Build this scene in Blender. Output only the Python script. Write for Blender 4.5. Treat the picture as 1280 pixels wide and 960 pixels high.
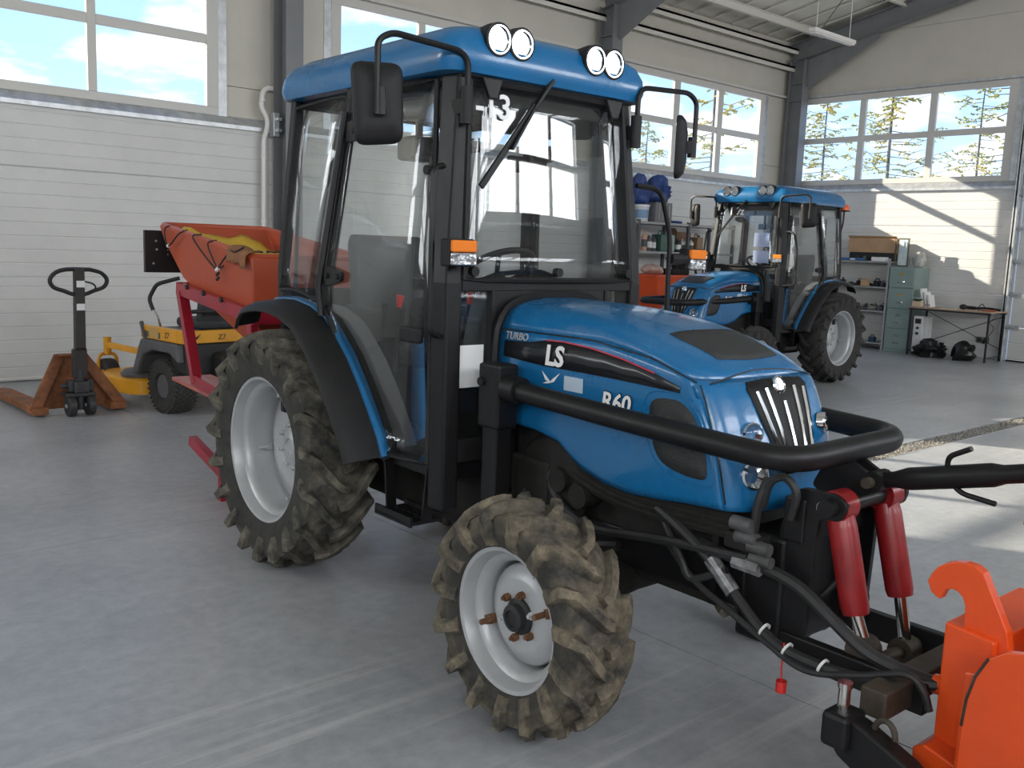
import bpy, bmesh, math, random
from mathutils import Vector, Matrix, Euler
random.seed(7)
for o in list(bpy.data.objects): bpy.data.objects.remove(o)
S = 0.872                       # model units -> metres
R_ = math.radians
scn = bpy.context.scene
COL = scn.collection
# ---------------------------------------------------------------- camera
cam_d = bpy.data.cameras.new('camera'); cam = bpy.data.objects.new('camera', cam_d); COL.objects.link(cam)
scn.camera = cam
cam_d.sensor_width = 36; cam_d.lens = 1181.49/1280*36; cam_d.clip_start = .02; cam_d.clip_end = 500
yaw, pit, rol = R_(41.6675), R_(8.309), R_(-2.1613)
fwd = Vector((math.sin(yaw)*math.cos(pit), math.cos(yaw)*math.cos(pit), -math.sin(pit)))
rgt = Vector((math.cos(yaw), -math.sin(yaw), 0)); dwn = fwd.cross(rgt)
cr = math.cos(rol)*rgt+math.sin(rol)*dwn; cd = -math.sin(rol)*rgt+math.cos(rol)*dwn
m = Matrix((cr, -cd, -fwd)).transposed().to_4x4(); m.translation = Vector((0, 0, 1.72*S))
cam.matrix_world = m
vs = scn.view_settings
vs.view_transform = 'Standard'; vs.look = 'None'; vs.gamma = 1; vs.use_curve_mapping = False
vs.exposure = 1.1
# ---------------------------------------------------------------- sky and sun
W = bpy.data.worlds.new('sky'); scn.world = W; W.use_nodes = True
nt = W.node_tree; N = nt.nodes; L = nt.links; N.clear()
def nd(t, **k):
    n = N.new(t)
    for a, b in k.items(): setattr(n, a, b)
    return n
wo = nd('ShaderNodeOutputWorld'); bg = nd('ShaderNodeBackground'); tc = nd('ShaderNodeTexCoord'); sx = nd('ShaderNodeSeparateXYZ')
L.new(tc.outputs['Generated'], sx.inputs[0])
gr = nd('ShaderNodeValToRGB'); L.new(sx.outputs['Z'], gr.inputs[0])
e = gr.color_ramp.elements; e[0].position = 0; e[0].color = (.60, .79, 1.0, 1); e[1].position = .7; e[1].color = (.16, .36, .85, 1)
q = e.new(.3); q.color = (.27, .53, .95, 1)
ad = nd('ShaderNodeMath', operation='ADD'); L.new(sx.outputs['Z'], ad.inputs[0]); ad.inputs[1].default_value = .22
mx = nd('ShaderNodeMath', operation='MAXIMUM'); L.new(ad.outputs[0], mx.inputs[0]); mx.inputs[1].default_value = .05
dv = nd('ShaderNodeVectorMath', operation='DIVIDE'); L.new(tc.outputs['Generated'], dv.inputs[0])
cb = nd('ShaderNodeCombineXYZ'); [L.new(mx.outputs[0], cb.inputs[i]) for i in range(3)]; L.new(cb.outputs[0], dv.inputs[1])
nz = nd('ShaderNodeTexNoise'); nz.inputs['Scale'].default_value = 2.6; nz.inputs['Detail'].default_value = 7; nz.inputs['Roughness'].default_value = .58
L.new(dv.outputs[0], nz.inputs['Vector'])
cr_ = nd('ShaderNodeValToRGB'); L.new(nz.outputs['Fac'], cr_.inputs[0])
e = cr_.color_ramp.elements; e[0].position = .49; e[0].color = (0, 0, 0, 1); e[1].position = .66; e[1].color = (1, 1, 1, 1)
mi = nd('ShaderNodeMix', data_type='RGBA'); L.new(cr_.outputs[0], mi.inputs['Factor']); L.new(gr.outputs[0], mi.inputs['A']); mi.inputs['B'].default_value = (1.05, 1.05, 1.06, 1)
L.new(mi.outputs['Result'], bg.inputs['Color']); bg.inputs['Strength'].default_value = 0.8; L.new(bg.outputs[0], wo.inputs[0])
sd = bpy.data.lights.new('sun_offscreen', 'SUN'); sun = bpy.data.objects.new('sun_offscreen', sd); COL.objects.link(sun)
sd.energy = 5.0; sd.angle = R_(.53); sd.color = (1, .90, .74)
sun.rotation_euler = Vector((1.07, -2.06, -.91)).to_track_quat('-Z', 'Y').to_euler(); sun.location = (0, 20, 12)
# daylight entering through the windows behind and left of the camera (they mirror in the windscreen and the cab quarter glass)
WIN_W = 105.0
def daylight(name, loc, rot, w, h):
    d = bpy.data.lights.new(name, 'AREA'); d.shape = 'RECTANGLE'; d.size = w*S; d.size_y = h*S; d.energy = WIN_W; d.color = (.98, .99, 1)
    o = bpy.data.objects.new(name, d); COL.objects.link(o); o.location = Vector(loc)*S; o.rotation_euler = rot
for x in (-2.81, 3.07, 9.06, 14.90): daylight('window_front_offscreen', (x, -4.94, 4.08), (math.pi/2, 0, 0), 4.1, 1.56)
for y in (9.3, -1.85): daylight('window_left_offscreen', (-6.44, y, 4.08), (math.pi/2, 0, -math.pi/2), 4.1, 1.56)
# ---------------------------------------------------------------- materials
MATS = {}
def mat(name, col, rough=.5, metal=0, var=0, vscale=8, bump=0, bscale=60, coat=0, col2=None, emit=None, spec=None, stretch=None, alpha=None, rvar=0):
    if name in MATS: return MATS[name]
    m = bpy.data.materials.new(name); m.use_nodes = True; t = m.node_tree; b = t.nodes['Principled BSDF']; l = t.links
    b.inputs['Base Color'].default_value = (*col, 1); b.inputs['Roughness'].default_value = rough; b.inputs['Metallic'].default_value = metal
    if coat: b.inputs['Coat Weight'].default_value = coat; b.inputs['Coat Roughness'].default_value = .06
    if spec is not None: b.inputs['Specular IOR Level'].default_value = spec
    if emit: b.inputs['Emission Color'].default_value = (*emit[:3], 1); b.inputs['Emission Strength'].default_value = emit[3]
    if var or bump or col2:
        tcn = t.nodes.new('ShaderNodeTexCoord'); v = tcn.outputs['Object']
        if stretch:
            mp = t.nodes.new('ShaderNodeMapping'); mp.inputs['Scale'].default_value = stretch; l.new(v, mp.inputs[0]); v = mp.outputs[0]
    if var or col2:
        n = t.nodes.new('ShaderNodeTexNoise'); n.inputs['Scale'].default_value = vscale; n.inputs['Detail'].default_value = 6; n.inputs['Roughness'].default_value = .62; l.new(v, n.inputs['Vector'])
        r = t.nodes.new('ShaderNodeValToRGB'); l.new(n.outputs['Fac'], r.inputs[0])
        a = r.color_ramp.elements; a[0].position = .34; a[1].position = .66
        c2 = col2 or tuple(c*(1-var) for c in col)
        a[0].color = (*c2, 1); a[1].color = (*[min(1, c*(1+var*.4)) for c in col], 1); l.new(r.outputs[0], b.inputs['Base Color'])
        if rvar:
            mr = t.nodes.new('ShaderNodeMapRange'); mr.inputs['To Min'].default_value = rough+rvar; mr.inputs['To Max'].default_value = max(.02, rough-rvar); l.new(n.outputs['Fac'], mr.inputs[0]); l.new(mr.outputs[0], b.inputs['Roughness'])
    if bump:
        n2 = t.nodes.new('ShaderNodeTexNoise'); n2.inputs['Scale'].default_value = bscale; n2.inputs['Detail'].default_value = 4; l.new(v, n2.inputs['Vector'])
        bp = t.nodes.new('ShaderNodeBump'); bp.inputs['Strength'].default_value = bump; bp.inputs['Distance'].default_value = .01; l.new(n2.outputs['Fac'], bp.inputs['Height']); l.new(bp.outputs[0], b.inputs['Normal'])
    MATS[name] = m; return m
def glassmat(name, tint=(.96, .97, .97), ior=1.5, dirt=0.0):
    m = bpy.data.materials.new(name); m.use_nodes = True; t = m.node_tree; t.nodes.clear(); l = t.links
    o = t.nodes.new('ShaderNodeOutputMaterial'); tr = t.nodes.new('ShaderNodeBsdfTransparent'); g = t.nodes.new('ShaderNodeBsdfGlossy'); f = t.nodes.new('ShaderNodeFresnel'); x = t.nodes.new('ShaderNodeMixShader')
    tr.inputs[0].default_value = (*tint, 1); g.inputs['Roughness'].default_value = 0.0; g.inputs[0].default_value = (1, 1, 1, 1); f.inputs[0].default_value = ior
    ge = t.nodes.new('ShaderNodeNewGeometry'); mr_ = t.nodes.new('ShaderNodeMapRange'); mr_.inputs['To Min'].default_value = ior; mr_.inputs['To Max'].default_value = 1/ior; l.new(ge.outputs['Backfacing'], mr_.inputs[0]); l.new(mr_.outputs[0], f.inputs[0])
    l.new(f.outputs[0], x.inputs[0]); l.new(tr.outputs[0], x.inputs[1]); l.new(g.outputs[0], x.inputs[2]); out = x.outputs[0]
    if dirt:
        d = t.nodes.new('ShaderNodeBsdfDiffuse'); d.inputs[0].default_value = (.5, .48, .44, 1); n = t.nodes.new('ShaderNodeTexNoise'); n.inputs['Scale'].default_value = 9; n.inputs['Detail'].default_value = 8
        tcn = t.nodes.new('ShaderNodeTexCoord'); l.new(tcn.outputs['Object'], n.inputs['Vector'])
        r = t.nodes.new('ShaderNodeMapRange'); r.inputs['From Min'].default_value = .35; r.inputs['From Max'].default_value = .75; r.inputs['To Max'].default_value = dirt; l.new(n.outputs['Fac'], r.inputs[0])
        y = t.nodes.new('ShaderNodeMixShader'); l.new(r.outputs[0], y.inputs[0]); l.new(out, y.inputs[1]); l.new(d.outputs[0], y.inputs[2]); out = y.outputs[0]
    l.new(out, o.inputs[0]); MATS[name] = m; return m
# ---------------------------------------------------------------- geometry helpers
def fillet(pts, r, n=5, closed=False):
    P = [Vector(p) for p in pts]; out = []; k = len(P)
    for i, p in enumerate(P):
        if not closed and i in (0, k-1): out.append(p); continue
        a, b = P[(i-1) % k]-p, P[(i+1) % k]-p; la, lb = a.length, b.length
        if la < 1e-6 or lb < 1e-6: out.append(p); continue
        d = min(r, la*.45, lb*.45); A = p+a/la*d; B = p+b/lb*d
        for j in range(n+1):
            t = j/n; out.append(A*(1-t)**2+p*2*t*(1-t)+B*t*t)
    return out
def spline(pts, n=6):
    P = [Vector(p) for p in pts]; Q = [2*P[0]-P[1]]+P+[2*P[-1]-P[-2]]; out = []
    for i in range(1, len(Q)-2):
        for j in range(n):
            t = j/n; a, b, c, d = Q[i-1:i+3]
            out.append(.5*((2*b)+(c-a)*t+(2*a-5*b+4*c-d)*t*t+(3*b-a-3*c+d)*t**3))
    out.append(P[-1]); return out
class G:
    def __init__(s): s.v = []; s.f = []; s.m = None
    def add(s, vs, fs):
        o = len(s.v)
        for p in vs:
            p = Vector(p); s.v.append(s.m @ p if s.m else p)
        s.f += [tuple(i+o for i in f) for f in fs]; return s
    def bb(s, x0, x1, y0, y1, z0, z1):
        return s.add([(x, y, z) for x in (x0, x1) for y in (y0, y1) for z in (z0, z1)], [(0, 1, 3, 2), (4, 6, 7, 5), (0, 4, 5, 1), (2, 3, 7, 6), (0, 2, 6, 4), (1, 5, 7, 3)])
    def box(s, c, d, rot=None):
        M = Matrix.Translation(c) @ (Euler(rot).to_matrix().to_4x4() if rot else Matrix())
        x, y, z = d[0]/2, d[1]/2, d[2]/2
        return s.add([M @ Vector((a, b, e)) for a in (-x, x) for b in (-y, y) for e in (-z, z)], [(0, 1, 3, 2), (4, 6, 7, 5), (0, 4, 5, 1), (2, 3, 7, 6), (0, 2, 6, 4), (1, 5, 7, 3)])
    def beam(s, a, b, w, h, up=(0, 0, 1)):
        a, b = Vector(a), Vector(b); d = (b-a).normalized(); u = Vector(up); sd_ = d.cross(u)
        if sd_.length < 1e-4: sd_ = d.cross(Vector((0, 1, 0)))
        sd_.normalize(); u = sd_.cross(d)
        c = [sd_*(i*w/2)+u*(j*h/2) for i, j in ((-1, -1), (1, -1), (1, 1), (-1, 1))]
        return s.add([a+k for k in c]+[b+k for k in c], [(0, 1, 2, 3), (7, 6, 5, 4), (0, 4, 5, 1), (1, 5, 6, 2), (2, 6, 7, 3), (3, 7, 4, 0)])
    def tube(s, pts, r, n=8, closed=False, flat=None):
        P = [Vector(p) for p in pts]; k = len(P)
        rr = r if isinstance(r, (list, tuple)) else [r]*k
        T = []
        for i in range(k):
            a = P[(i-1) % k] if (closed or i) else P[i]; b = P[(i+1) % k] if (closed or i < k-1) else P[i]
            d = b-a; T.append(d.normalized() if d.length > 1e-9 else Vector((0, 0, 1)))
        u = T[0].orthogonal().normalized(); vs = []
        for i in range(k):
            u = u-T[i]*u.dot(T[i]); u = u.normalized() if u.length > 1e-6 else T[i].orthogonal().normalized(); w = T[i].cross(u)
            for j in range(n):
                a = 2*math.pi*j/n; vs.append(P[i]+(u*math.cos(a)+w*math.sin(a))*rr[i])
        fs = []
        for i in range(k if closed else k-1):
            for j in range(n):
                a, b = i*n+j, i*n+(j+1) % n; c, d = ((i+1) % k)*n+(j+1) % n, ((i+1) % k)*n+j; fs.append((a, b, c, d))
        if not closed: fs += [tuple(range(n-1, -1, -1)), tuple(range((k-1)*n, k*n))]
        return s.add(vs, fs)
    def cyl(s, a, b, r, n=16, r2=None): return s.tube([a, b], [r, r if r2 is None else r2], n)
    def lathe(s, prof, c=(0, 0, 0), ax=(0, 0, 1), n=32, closed=False, caps=True):
        # prof: list of (radius, height along axis)
        ax = Vector(ax).normalized(); u = ax.orthogonal().normalized(); w = ax.cross(u); c = Vector(c); vs = []; k = len(prof)
        for r, h in prof:
            for j in range(n):
                a = 2*math.pi*j/n; vs.append(c+ax*h+(u*math.cos(a)+w*math.sin(a))*max(r, 1e-5))
        fs = []
        for i in range(k if closed else k-1):
            for j in range(n): fs.append((i*n+j, i*n+(j+1) % n, ((i+1) % k)*n+(j+1) % n, ((i+1) % k)*n+j))
        if not closed and caps: fs += [tuple(range(n-1, -1, -1)), tuple(range((k-1)*n, k*n))]
        return s.add(vs, fs)
    def prism(s, poly, a, b):
        # poly: 3D points (planar), extruded from offset vector a to b
        P = [Vector(p) for p in poly]; a, b = Vector(a), Vector(b); k = len(P)
        return s.add([p+a for p in P]+[p+b for p in P], [tuple(range(k-1, -1, -1)), tuple(range(k, 2*k))]+[(i, (i+1) % k, k+(i+1) % k, k+i) for i in range(k)])
    def loft(s, rings, closed=True, caps=True):
        k = len(rings[0]); vs = [p for r in rings for p in r]; fs = []
        for i in range(len(rings)-1):
            for j in range(k if closed else k-1): fs.append((i*k+j, i*k+(j+1) % k, (i+1)*k+(j+1) % k, (i+1)*k+j))
        if caps: fs += [tuple(range(k-1, -1, -1)), tuple(range((len(rings)-1)*k, len(rings)*k))]
        return s.add(vs, fs)
    def ball(s, c, r, n=10, sc=(1, 1, 1)):
        c = Vector(c); k = max(4, n//2); vs = [c+Vector((0, 0, r*sc[2]))]
        for i in range(1, k):
            p = math.pi*i/k
            for j in range(n):
                a = 2*math.pi*j/n; vs.append(c+Vector((r*sc[0]*math.sin(p)*math.cos(a), r*sc[1]*math.sin(p)*math.sin(a), r*sc[2]*math.cos(p))))
        vs.append(c-Vector((0, 0, r*sc[2]))); fs = [(0, 1+j, 1+(j+1) % n) for j in range(n)]
        for i in range(k-2):
            for j in range(n): fs.append((1+i*n+j, 1+(i+1)*n+j, 1+(i+1)*n+(j+1) % n, 1+i*n+(j+1) % n))
        q = len(vs)-1; fs += [(q, 1+(k-2)*n+(j+1) % n, 1+(k-2)*n+j) for j in range(n)]
        return s.add(vs, fs)
    def build(s, name, material, parent=None, smooth=35, bevel=0, seg=2, label=None, kind=None, recalc=True, attr=None):
        me = bpy.data.meshes.new(name); me.from_pydata([tuple(p*S) for p in s.v], [], s.f)
        if recalc:
            bm = bmesh.new(); bm.from_mesh(me); bmesh.ops.recalc_face_normals(bm, faces=bm.faces); bm.to_mesh(me); bm.free()
        if attr: a_ = me.attributes.new('mud', 'FLOAT', 'POINT'); a_.data.foreach_set('value', attr)
        if smooth: me.shade_smooth(); me.set_sharp_from_angle(angle=R_(smooth))
        me.materials.append(material)
        o = bpy.data.objects.new(name, me); COL.objects.link(o)
        if parent: o.parent = parent
        if bevel:
            b = o.modifiers.new('bevel', 'BEVEL'); b.width = bevel*S; b.segments = seg; b.limit_method = 'ANGLE'; b.angle_limit = R_(40)
        if label: o['label'] = label
        if kind: o['kind'] = kind
        return o
def tag(o, label, cat, group=None, kind=None):
    o['label'] = label
    if cat: o['category'] = cat
    if group: o['group'] = group
    if kind: o['kind'] = kind
    return o
def thing(name, label, cat, loc=(0, 0, 0), yaw=0, group=None):
    o = bpy.data.objects.new(name, None); COL.objects.link(o); o.empty_display_size = .2
    o.location = Vector(loc)*S; o.rotation_euler = (0, 0, R_(yaw)); return tag(o, label, cat, group)
def struct(o): o['kind'] = 'structure'; return o
def copy_tree(o, parent=None):
    c = o.copy(); COL.objects.link(c); c.parent = parent
    if parent: c.matrix_parent_inverse = o.matrix_parent_inverse.copy()
    for ch in [x for x in ALLCH.get(o.name, [])]: copy_tree(ch, c)
    return c
ALLCH = {}
def index_children():
    ALLCH.clear()
    for o in bpy.data.objects:
        if o.parent: ALLCH.setdefault(o.parent.name, []).append(o)
def text(body, name, size, mtx, material, parent, depth=.0015, align='LEFT', shear=0, bold=0):
    c = bpy.data.curves.new(name, 'FONT'); c.body = body; c.size = size; c.extrude = depth; c.align_x = align; c.shear = shear; c.resolution_u = 3; c.offset = bold*size
    t = bpy.data.objects.new(name, c); COL.objects.link(t); dg = bpy.context.evaluated_depsgraph_get()
    me = bpy.data.meshes.new_from_object(t.evaluated_get(dg)); bpy.data.objects.remove(t); bpy.data.curves.remove(c)
    me.transform(Matrix.Scale(S, 4) @ mtx); me.materials.clear(); me.materials.append(material)
    o = bpy.data.objects.new(name, me); COL.objects.link(o)
    if parent: o.parent = parent
    return o
def frame(o, x, y):   # matrix with given origin, x axis, y axis
    x = Vector(x).normalized(); y = Vector(y); z = x.cross(y).normalized(); y = z.cross(x)
    M = Matrix((x, y, z)).transposed().to_4x4(); M.translation = Vector(o); return M
# ================================================================ the hall
XR, YB, YF, XL = 17.95, 11.6, -4.7, -6.2      # inner faces: right, back, front (behind the camera), left
m_lower = mat('panel light grey', (.68, .675, .66), .45, var=.05, vscale=3, bump=.05, bscale=40)
m_upper = mat('panel warm grey', (.60, .57, .505), .5, var=.05, vscale=2)
m_galv = mat('galvanised sheet', (.62, .64, .66), .38, .55, var=.22, vscale=9, stretch=(1.2, 1.2, 1.2), bump=.06, bscale=12)
m_frame = mat('window frame', (.62, .60, .57), .4)
m_steel = mat('grey painted steel', (.20, .205, .215), .45, .1, var=.08, vscale=4)
m_roof = mat('roof sheet', (.70, .68, .62), .55, var=.04, vscale=2)
m_wglass = glassmat('window glass', (.985, .99, .99))
m_pipe = mat('white plastic pipe', (.72, .70, .68), .35)
m_dark = mat('black rubber', (.018, .018, .019), .6)
# floor material : polished concrete with tyre streaks running along x
def floor_mat():
    m = bpy.data.materials.new('polished concrete'); m.use_nodes = True; t = m.node_tree; l = t.links; b = t.nodes['Principled BSDF']
    tcn = t.nodes.new('ShaderNodeTexCoord'); ge = t.nodes.new('ShaderNodeNewGeometry')
    def noise(sc, st=(1, 1, 1), det=5, rgh=.6, rot=0):
        mp = t.nodes.new('ShaderNodeMapping'); mp.inputs['Scale'].default_value = st; mp.inputs['Rotation'].default_value = (0, 0, rot); l.new(ge.outputs['Position'], mp.inputs[0])
        n = t.nodes.new('ShaderNodeTexNoise'); n.inputs['Scale'].default_value = sc; n.inputs['Detail'].default_value = det; n.inputs['Roughness'].default_value = rgh; l.new(mp.outputs[0], n.inputs['Vector']); return n
    def ramp(n, p0, c0, p1, c1):
        r = t.nodes.new('ShaderNodeValToRGB'); a = r.color_ramp.elements; a[0].position = p0; a[0].color = (*c0, 1); a[1].position = p1; a[1].color = (*c1, 1); l.new(n.outputs['Fac'], r.inputs[0]); return r
    def mixc(kind, fac, A, B):
        x = t.nodes.new('ShaderNodeMix'); x.data_type = 'RGBA'; x.blend_type = kind
        if isinstance(fac, float): x.inputs['Factor'].default_value = fac
        else: l.new(fac, x.inputs['Factor'])
        l.new(A, x.inputs['A']); l.new(B, x.inputs['B']); return x.outputs['Result']
    base = ramp(noise(.7, det=7), .36, (.34, .353, .372), .66, (.46, .472, .49))
    fine = ramp(noise(14, det=6, rgh=.7), .3, (.80, .80, .81), .72, (1.1, 1.1, 1.09))
    c = mixc('MULTIPLY', 1.0, base.outputs[0], fine.outputs[0])
    st = noise(1.0, (.25, 9, 1), 5, .7); sm = ramp(st, .54, (0, 0, 0), .70, (.8, .8, .8))
    msk = ramp(noise(.42, det=2), .42, (0, 0, 0), .62, (1, 1, 1))
    ff = t.nodes.new('ShaderNodeMath'); ff.operation = 'MULTIPLY'; l.new(sm.outputs[0], ff.inputs[0]); l.new(msk.outputs[0], ff.inputs[1])
    wh = t.nodes.new('ShaderNodeRGB'); wh.outputs[0].default_value = (.60, .60, .585, 1)
    c = mixc('MIX', ff.outputs[0], c, wh.outputs[0])
    sp = ramp(noise(2.4, det=4, rgh=.75), .66, (0, 0, 0), .78, (.45, .45, .45)); dk = t.nodes.new('ShaderNodeRGB'); dk.outputs[0].default_value = (.19, .19, .195, 1)
    c = mixc('MIX', sp.outputs[0], c, dk.outputs[0])
    l.new(c, b.inputs['Base Color'])
    rr = t.nodes.new('ShaderNodeMapRange'); rr.inputs['To Min'].default_value = .24; rr.inputs['To Max'].default_value = .46; rn = noise(1.3, det=6); l.new(rn.outputs['Fac'], rr.inputs[0]); l.new(rr.outputs[0], b.inputs['Roughness'])
    bp = t.nodes.new('ShaderNodeBump'); bp.inputs['Strength'].default_value = .08; bp.inputs['Distance'].default_value = .01; l.new(noise(30, det=5).outputs['Fac'], bp.inputs['Height']); l.new(bp.outputs[0], b.inputs['Normal'])
    return m
m_floor = floor_mat()
m_joint = mat('joint sealant', (.13, .13, .13), .8)
fl = struct(G().bb(XL-.2, XR+.2, YF-.2, YB+.2, -.25, -.045).build('floor', m_joint)); 
# slabs: joints at x = xs, y = ys ; the drain trench lies between y 3.86 and 4.12 from x 5.2 on
xs = [XL-.2, -2.6, 3.2, 9.0, 14.2, XR+.2]; ys = [YF-.2, .2, 5.36, YB+.2]; gp = .004; TR = (3.86, 4.12)
for i in range(len(xs)-1):
    for j in range(len(ys)-1):
        x0, x1, y0, y1 = xs[i]+gp, xs[i+1]-gp, ys[j]+gp, ys[j+1]-gp
        spans = [(y0, y1)]
        if j == 1 and x1 > 5: spans = [(y0, TR[0]), (TR[1], y1)]
        for a, b in spans:
            if j == 1 and x0 < 5 < x1 and False: pass
            G().bb(x0, x1, a, b, -.05, 0).build('slab', m_floor, fl, smooth=0)
# drain: steel edge angles and a gravel filling
m_grav = mat('gravel', (.33, .31, .28), .9, var=.55, vscale=60)
for e_ in (TR[0], TR[1]-.012): G().bb(3.2+gp, XR, e_, e_+.012, -.05, .002).build('drain_edge', m_galv, fl, smooth=0)
g = G(); rg_ = random.Random(3)
for k in range(5200):
    x = 6.6+(rg_.random()**1.6)*9.6; y = rg_.uniform(TR[0]+.02, TR[1]-.02); r = rg_.uniform(.007, .016)
    c = Vector((x, y, -.012+rg_.uniform(-.006, .006))); q = [Vector((rg_.uniform(.7, 1.3)*r*a, rg_.uniform(.7, 1.3)*r*b, rg_.uniform(.6, 1)*r*d)) for a, b, d in ((1, 0, 0), (-1, 0, 0), (0, 1, 0), (0, -1, 0), (0, 0, 1), (0, 0, -1))]
    g.add([c+p for p in q], [(0, 2, 4), (2, 1, 4), (1, 3, 4), (3, 0, 4), (2, 0, 5), (1, 2, 5), (3, 1, 5), (0, 3, 5)])
g.build('drain_gravel', m_grav, fl, smooth=0, kind='stuff', recalc=False)
G().bb(3.2+gp, XR, TR[0]+.012, TR[1]-.012, -.05, -.02).build('drain_bed', m_grav, fl, smooth=0)

def ribbed(g, x0, x1, z0, z1, yf, th, sgn, axis, pitch=.152):
    # horizontal ribbed panel whose face looks towards sgn along y (axis 'x') or along x (axis 'y')
    d = .006; zs = [(z0, d*1.6), (z0+.012, 0)]; z = z0+pitch
    while z < z1-.06:
        zs += [(z-.010, 0), (z-.003, d), (z+.003, d), (z+.010, 0)]; z += pitch
    zs += [(z1-.012, 0), (z1, d*1.6)]
    prof = [(yf-sgn*dd, zz) for zz, dd in zs]+[(yf-sgn*th, z1), (yf-sgn*th, z0)]
    if axis == 'x': g.prism([(x0, y, z) for y, z in prof], (0, 0, 0), (x1-x0, 0, 0))
    else: g.prism([(y, x0, z) for y, z in prof], (0, 0, 0), (0, x1-x0, 0))
    return g
LOWZ = [(0.0, 1.17), (1.17, 2.385), (2.385, 3.08)]; WZ0, WZT0, WZT1, WZ1 = 3.30, 4.05, 4.16, 4.86
EAVE = 6.02; SLOPE = .2; YM = (YB+YF)/2
def roofz(y): return EAVE+SLOPE*(YB-y if y > YM else y-YF)
WIN = {}
def window(n, axis, base, sgn, cols, z=(WZ0, WZT0, WZT1, WZ1)):
    # axis 'x': window lies in a plane y = base and looks to sgn*y ; 'y': plane x = base
    a0, a1 = cols[0][0]-.15, cols[-1][1]+.15; z0, z1 = z[0]-.10, z[3]+.11
    def B(g, u0, u1, w0, w1, d0, d1):
        lo, hi = sorted((base+sgn*d0, base+sgn*d1))
        return g.bb(u0, u1, lo, hi, w0, w1) if axis == 'x' else g.bb(lo, hi, u0, u1, w0, w1)
    g = G()
    B(g, a0, a1, z0, z[0], -.06, .02); B(g, a0, a1, z[3], z1, -.06, .02); B(g, a0, cols[0][0], z[0], z[3], -.06, .02); B(g, cols[-1][1], a1, z[0], z[3], -.06, .02)
    o = struct(g.build('window_%d' % n, m_frame, smooth=0, bevel=.006))
    for k in range(len(cols)-1): B(G(), cols[k][1], cols[k+1][0], z[0], z[3], -.05, .012).build('mullion', m_frame, o, smooth=0, bevel=.006)
    for c in cols: B(G(), c[0], c[1], z[1], z[2], -.05, .008).build('transom', m_frame, o, smooth=0, bevel=.006)
    for c in cols:
        for w0, w1 in ((z[0], z[1]), (z[2], z[3])): B(G(), c[0], c[1], w0, w1, -.026, -.020).build('pane', m_wglass, o, smooth=0)
    return a0, a1, z0, z1
def wall(name, axis, base, sgn, u0, u1, wins, gates=(), upper_mat=m_upper):
    """lower ribbed panels, piers and lintels around the windows; child panels of one wall object"""
    base_o = struct((G().bb(u0, u1, *sorted((base-sgn*.02, base-sgn*.06)), 0, .02) if axis == 'x' else G().bb(*sorted((base-sgn*.02, base-sgn*.06)), u0, u1, 0, .02)).build(name, m_lower, smooth=0))
    up = base-sgn*.06                      # upper wall lies 6 cm behind the lower one
    def B(g, a, b, w0, w1, d=.1):
        lo, hi = sorted((up, up-sgn*d)); return g.bb(a, b, lo, hi, w0, w1) if axis == 'x' else g.bb(lo, hi, a, b, w0, w1)
    segs = []; c = u0
    for ga, gb in sorted(gates): segs.append((c, ga)); c = gb
    segs.append((c, u1))
    for a, b in segs:
        k = max(1, round((b-a)/6)); 
        for i in range(k):
            p, q = a+(b-a)*i/k, a+(b-a)*(i+1)/k
            for z0, z1 in LOWZ: ribbed(G(), p+.002, q-.002, z0+.002, z1-.002, base, .08, sgn, axis).build('panel', m_lower, base_o, smooth=0)
        g = G(); lo, hi = sorted((base+sgn*.05, up-sgn*.02))
        (g.bb(a, b, lo, hi, 3.08, 3.10) if axis == 'x' else g.bb(lo, hi, a, b, 3.08, 3.10))
        lo, hi = sorted((base+sgn*.05, base+sgn*.035)); (g.bb(a, b, lo, hi, 3.05, 3.08) if axis == 'x' else g.bb(lo, hi, a, b, 3.05, 3.08))
        # the sill sheet slopes up to the window
        if axis == 'x': g.prism([(a, base+sgn*.05, 3.10), (a, up, 3.21), (a, up, 3.10)], (0, 0, 0), (b-a, 0, 0))
        else: g.prism([(base+sgn*.05, a, 3.10), (up, a, 3.21), (up, a, 3.10)], (0, 0, 0), (0, b-a, 0))
        g.build('sill_sheet', m_galv, base_o, smooth=0)
    edges = [u0]+[e for w in wins for e in w]+[u1]
    for i in range(0, len(edges), 2):
        a, b = edges[i], edges[i+1]
        if b-a < .05: continue
        for z0, z1 in ((3.10, 3.58), (3.58, 4.97)): B(G(), a+.001, b-.001, z0+.003, z1-.003).build('panel', upper_mat, base_o, smooth=0, bevel=.004)
    for z0, z1 in ((4.97, EAVE+.1),):
        k = max(1, round((u1-u0)/6))
        for i in range(k):
            B(G(), u0+(u1-u0)*i/k+.002, u0+(u1-u0)*(i+1)/k-.002, z0+.003, z1-.003).build('panel', upper_mat, base_o, smooth=0, bevel=.004)
    for w in wins:   # galvanised reveal strips
        for a, b in ((w[0]-.11, w[0]), (w[1], w[1]+.11)):
            lo, hi = sorted((up, up+sgn*.012)); (G().bb(a, b, lo, hi, 3.2, 4.97) if axis == 'x' else G().bb(lo, hi, a, b, 3.2, 4.97)).build('reveal_strip', m_galv, base_o, smooth=0)
    return base_o
c1 = [(1.02, 2.30), (2.40, 3.71), (3.81, 5.12)]; c2 = [(7.02, 8.31), (8.43, 9.70), (9.82, 11.10)]; c3 = [(12.94, 14.12), (14.29, 15.46), (15.62, 16.86)]
cR = [(7.25, 8.54), (8.67, 9.96), (10.09, 11.36)]; cR2 = [(-3.9, -2.6), (-2.48, -1.2), (-1.08, .2)]
ex = lambda c: (c[0][0]-.15, c[-1][1]+.15)
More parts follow.
